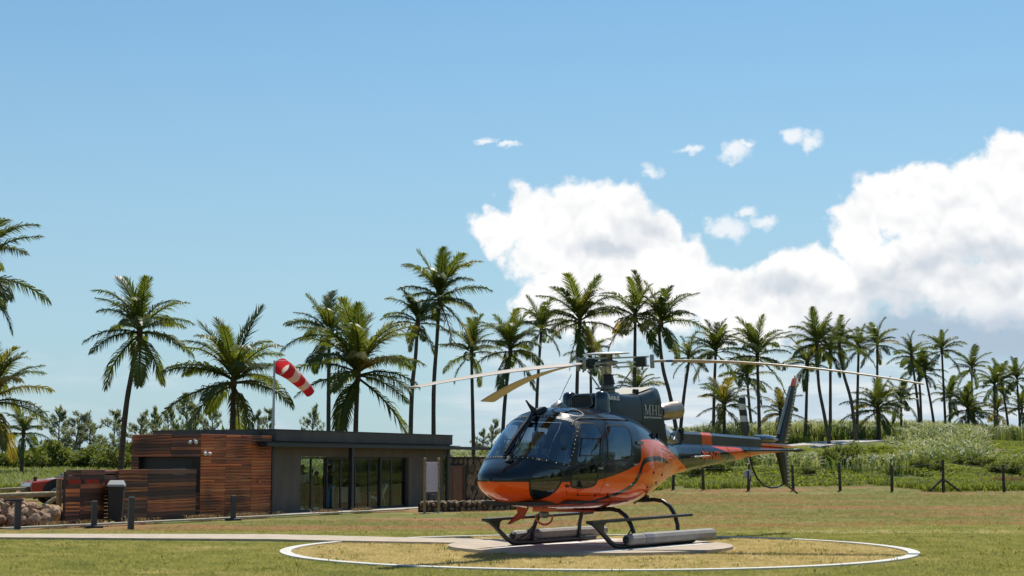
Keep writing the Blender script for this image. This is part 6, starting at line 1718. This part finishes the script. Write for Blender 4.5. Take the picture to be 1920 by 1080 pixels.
for x, zb_ in ((.60, .61), (-.87, .735)):
    ct = MB(); pts = []
    for s in (1, -1):
        half = [(x, s * .0, zb_ - .005), (x, s * .35, zb_), (x, s * .55, zb_ + .015), (x, s * .72, zb_ - .01), (x, s * .86, zb_ - .10), (x, s * .95, zb_ - .24), (x, s * 1.0, zb_ - .40 if zb_ > .7 else .25), (x, s * 1.02, .06)]
        ct.tube(half, [.036, .036, .036, .036, .037, .037, .036, .04], 10)
        ct.lathe([(.055, -.05), (.058, 0), (.058, .05), (.05, .06)], (x, s * 1.02, .09), 12, (1, 0, 0))
    hpart('cross_tube', ct, M['skid'])
    hpart('cross_tube_fairing', MB().box(x - .05, x + .05, -.42, .42, zb_ - .02, zb_ + .09), M['seal'], bevel=.01)

# --- lettering: flat marks on the skin
def text_mesh(body, size, bold=0.0):
    c = bpy.data.curves.new('t', 'FONT'); c.body = body; c.size = size; c.offset = bold; c.resolution_u = 3
    o = bpy.data.objects.new('t', c); COL.objects.link(o); dg = bpy.context.evaluated_depsgraph_get(); dg.update()
    me = bpy.data.meshes.new_from_object(o.evaluated_get(dg)); bpy.data.objects.remove(o); return me
def place_text(me, name, x0, z0, xlen, zh, mat_, yfun, parent, side=1, rise=0.0):
    n = len(me.vertices); co = np.empty(n * 3); me.vertices.foreach_get('co', co); co = co.reshape(-1, 3)
    u = (co[:, 0] - co[:, 0].min()) / np.ptp(co[:, 0]); v = (co[:, 1] - co[:, 1].min()) / np.ptp(co[:, 1])
    x = x0 - u * xlen if side > 0 else x0 - xlen + u * xlen; z = z0 + v * zh + rise * u
    y = np.array([yfun(a, b) for a, b in zip(x, z)])
    me.vertices.foreach_set('co', np.stack([x, side * y, z], 1).ravel()); me.materials.clear(); me.materials.append(mat_); me.update()
    return link(name, me, parent)
def cowl_y(x, z): return .442 + .018 * (2.5 - z)
def boom_y(x, z): return float(surf_y(x, z)) + .014
# wide serif capitals M H L drawn stroke by stroke
def serif_letters():
    m = MB()
    def st(x0, z0, x1, z1, w): m.prism([(x0 - w / 2, z0), (x0 + w / 2, z0), (x1 + w / 2, z1), (x1 - w / 2, z1)], 0, .003)
    def sf(x, z, w=.30): m.prism([(x - w / 2, z), (x + w / 2, z), (x + w / 2, z + .035), (x - w / 2, z + .035)], 0, .003)
    st(.16, .03, .16, .97, .07); st(.16, .97, .52, .05, .15); st(.52, .05, .86, .97, .07); st(.88, .03, .88, .97, .15)
    sf(.16, 0); sf(.92, 0, .34); sf(.10, .965, .24); sf(.95, .965, .24)
    st(1.36, .03, 1.36, .97, .14); st(1.92, .03, 1.92, .97, .14); m.prism([(1.4, .47), (1.9, .47), (1.9, .53), (1.4, .53)], 0, .003)
    for x in (1.36, 1.92):
        sf(x, 0, .34); sf(x, .965, .34)
    st(2.36, .03, 2.36, .97, .14); sf(2.36, .965, .34); m.prism([(2.19, 0), (2.78, 0), (2.82, .24), (2.76, .10), (2.66, .045), (2.19, .04)], 0, .003)
    me = m.mesh('letters'); n = len(me.vertices); co = np.empty(n * 3); me.vertices.foreach_get('co', co); co = co.reshape(-1, 3)
    me.vertices.foreach_set('co', co[:, [0, 2, 1]].ravel()); return me
for s in (1, -1):
    place_text(serif_letters(), 'cowling_lettering', -1.30 + .005, 2.225, .58, .172, M['white_mark'], cowl_y, H_, s) if False else None
    x0 = -.735
    place_text(serif_letters(), 'cowling_lettering', x0 - .545, 2.225, .58, .172, M['white_mark'], cowl_y, H_, s) if False else place_text(serif_letters(), 'cowling_lettering', x0, 2.225, .60, .175, M['white_mark'], cowl_y, H_, s)
    place_text(text_mesh('MAURITIUS HELICOPTER', 1, .01), 'small_lettering', x0 + .01, 2.165, .60, .030, M['white_mark'], cowl_y, H_, s)
    place_text(text_mesh('AIRBUS', 1, .03), 'maker_lettering', .44, 2.445, .38, .072, M['white_mark'], lambda a, b: .424 + .018 * (2.5 - b), H_, s)
    place_text(text_mesh('3B-NZL', 1, .04), 'registration_lettering', -3.16, 1.455, .86, .155, M['orange_mark'], boom_y, H_, s)
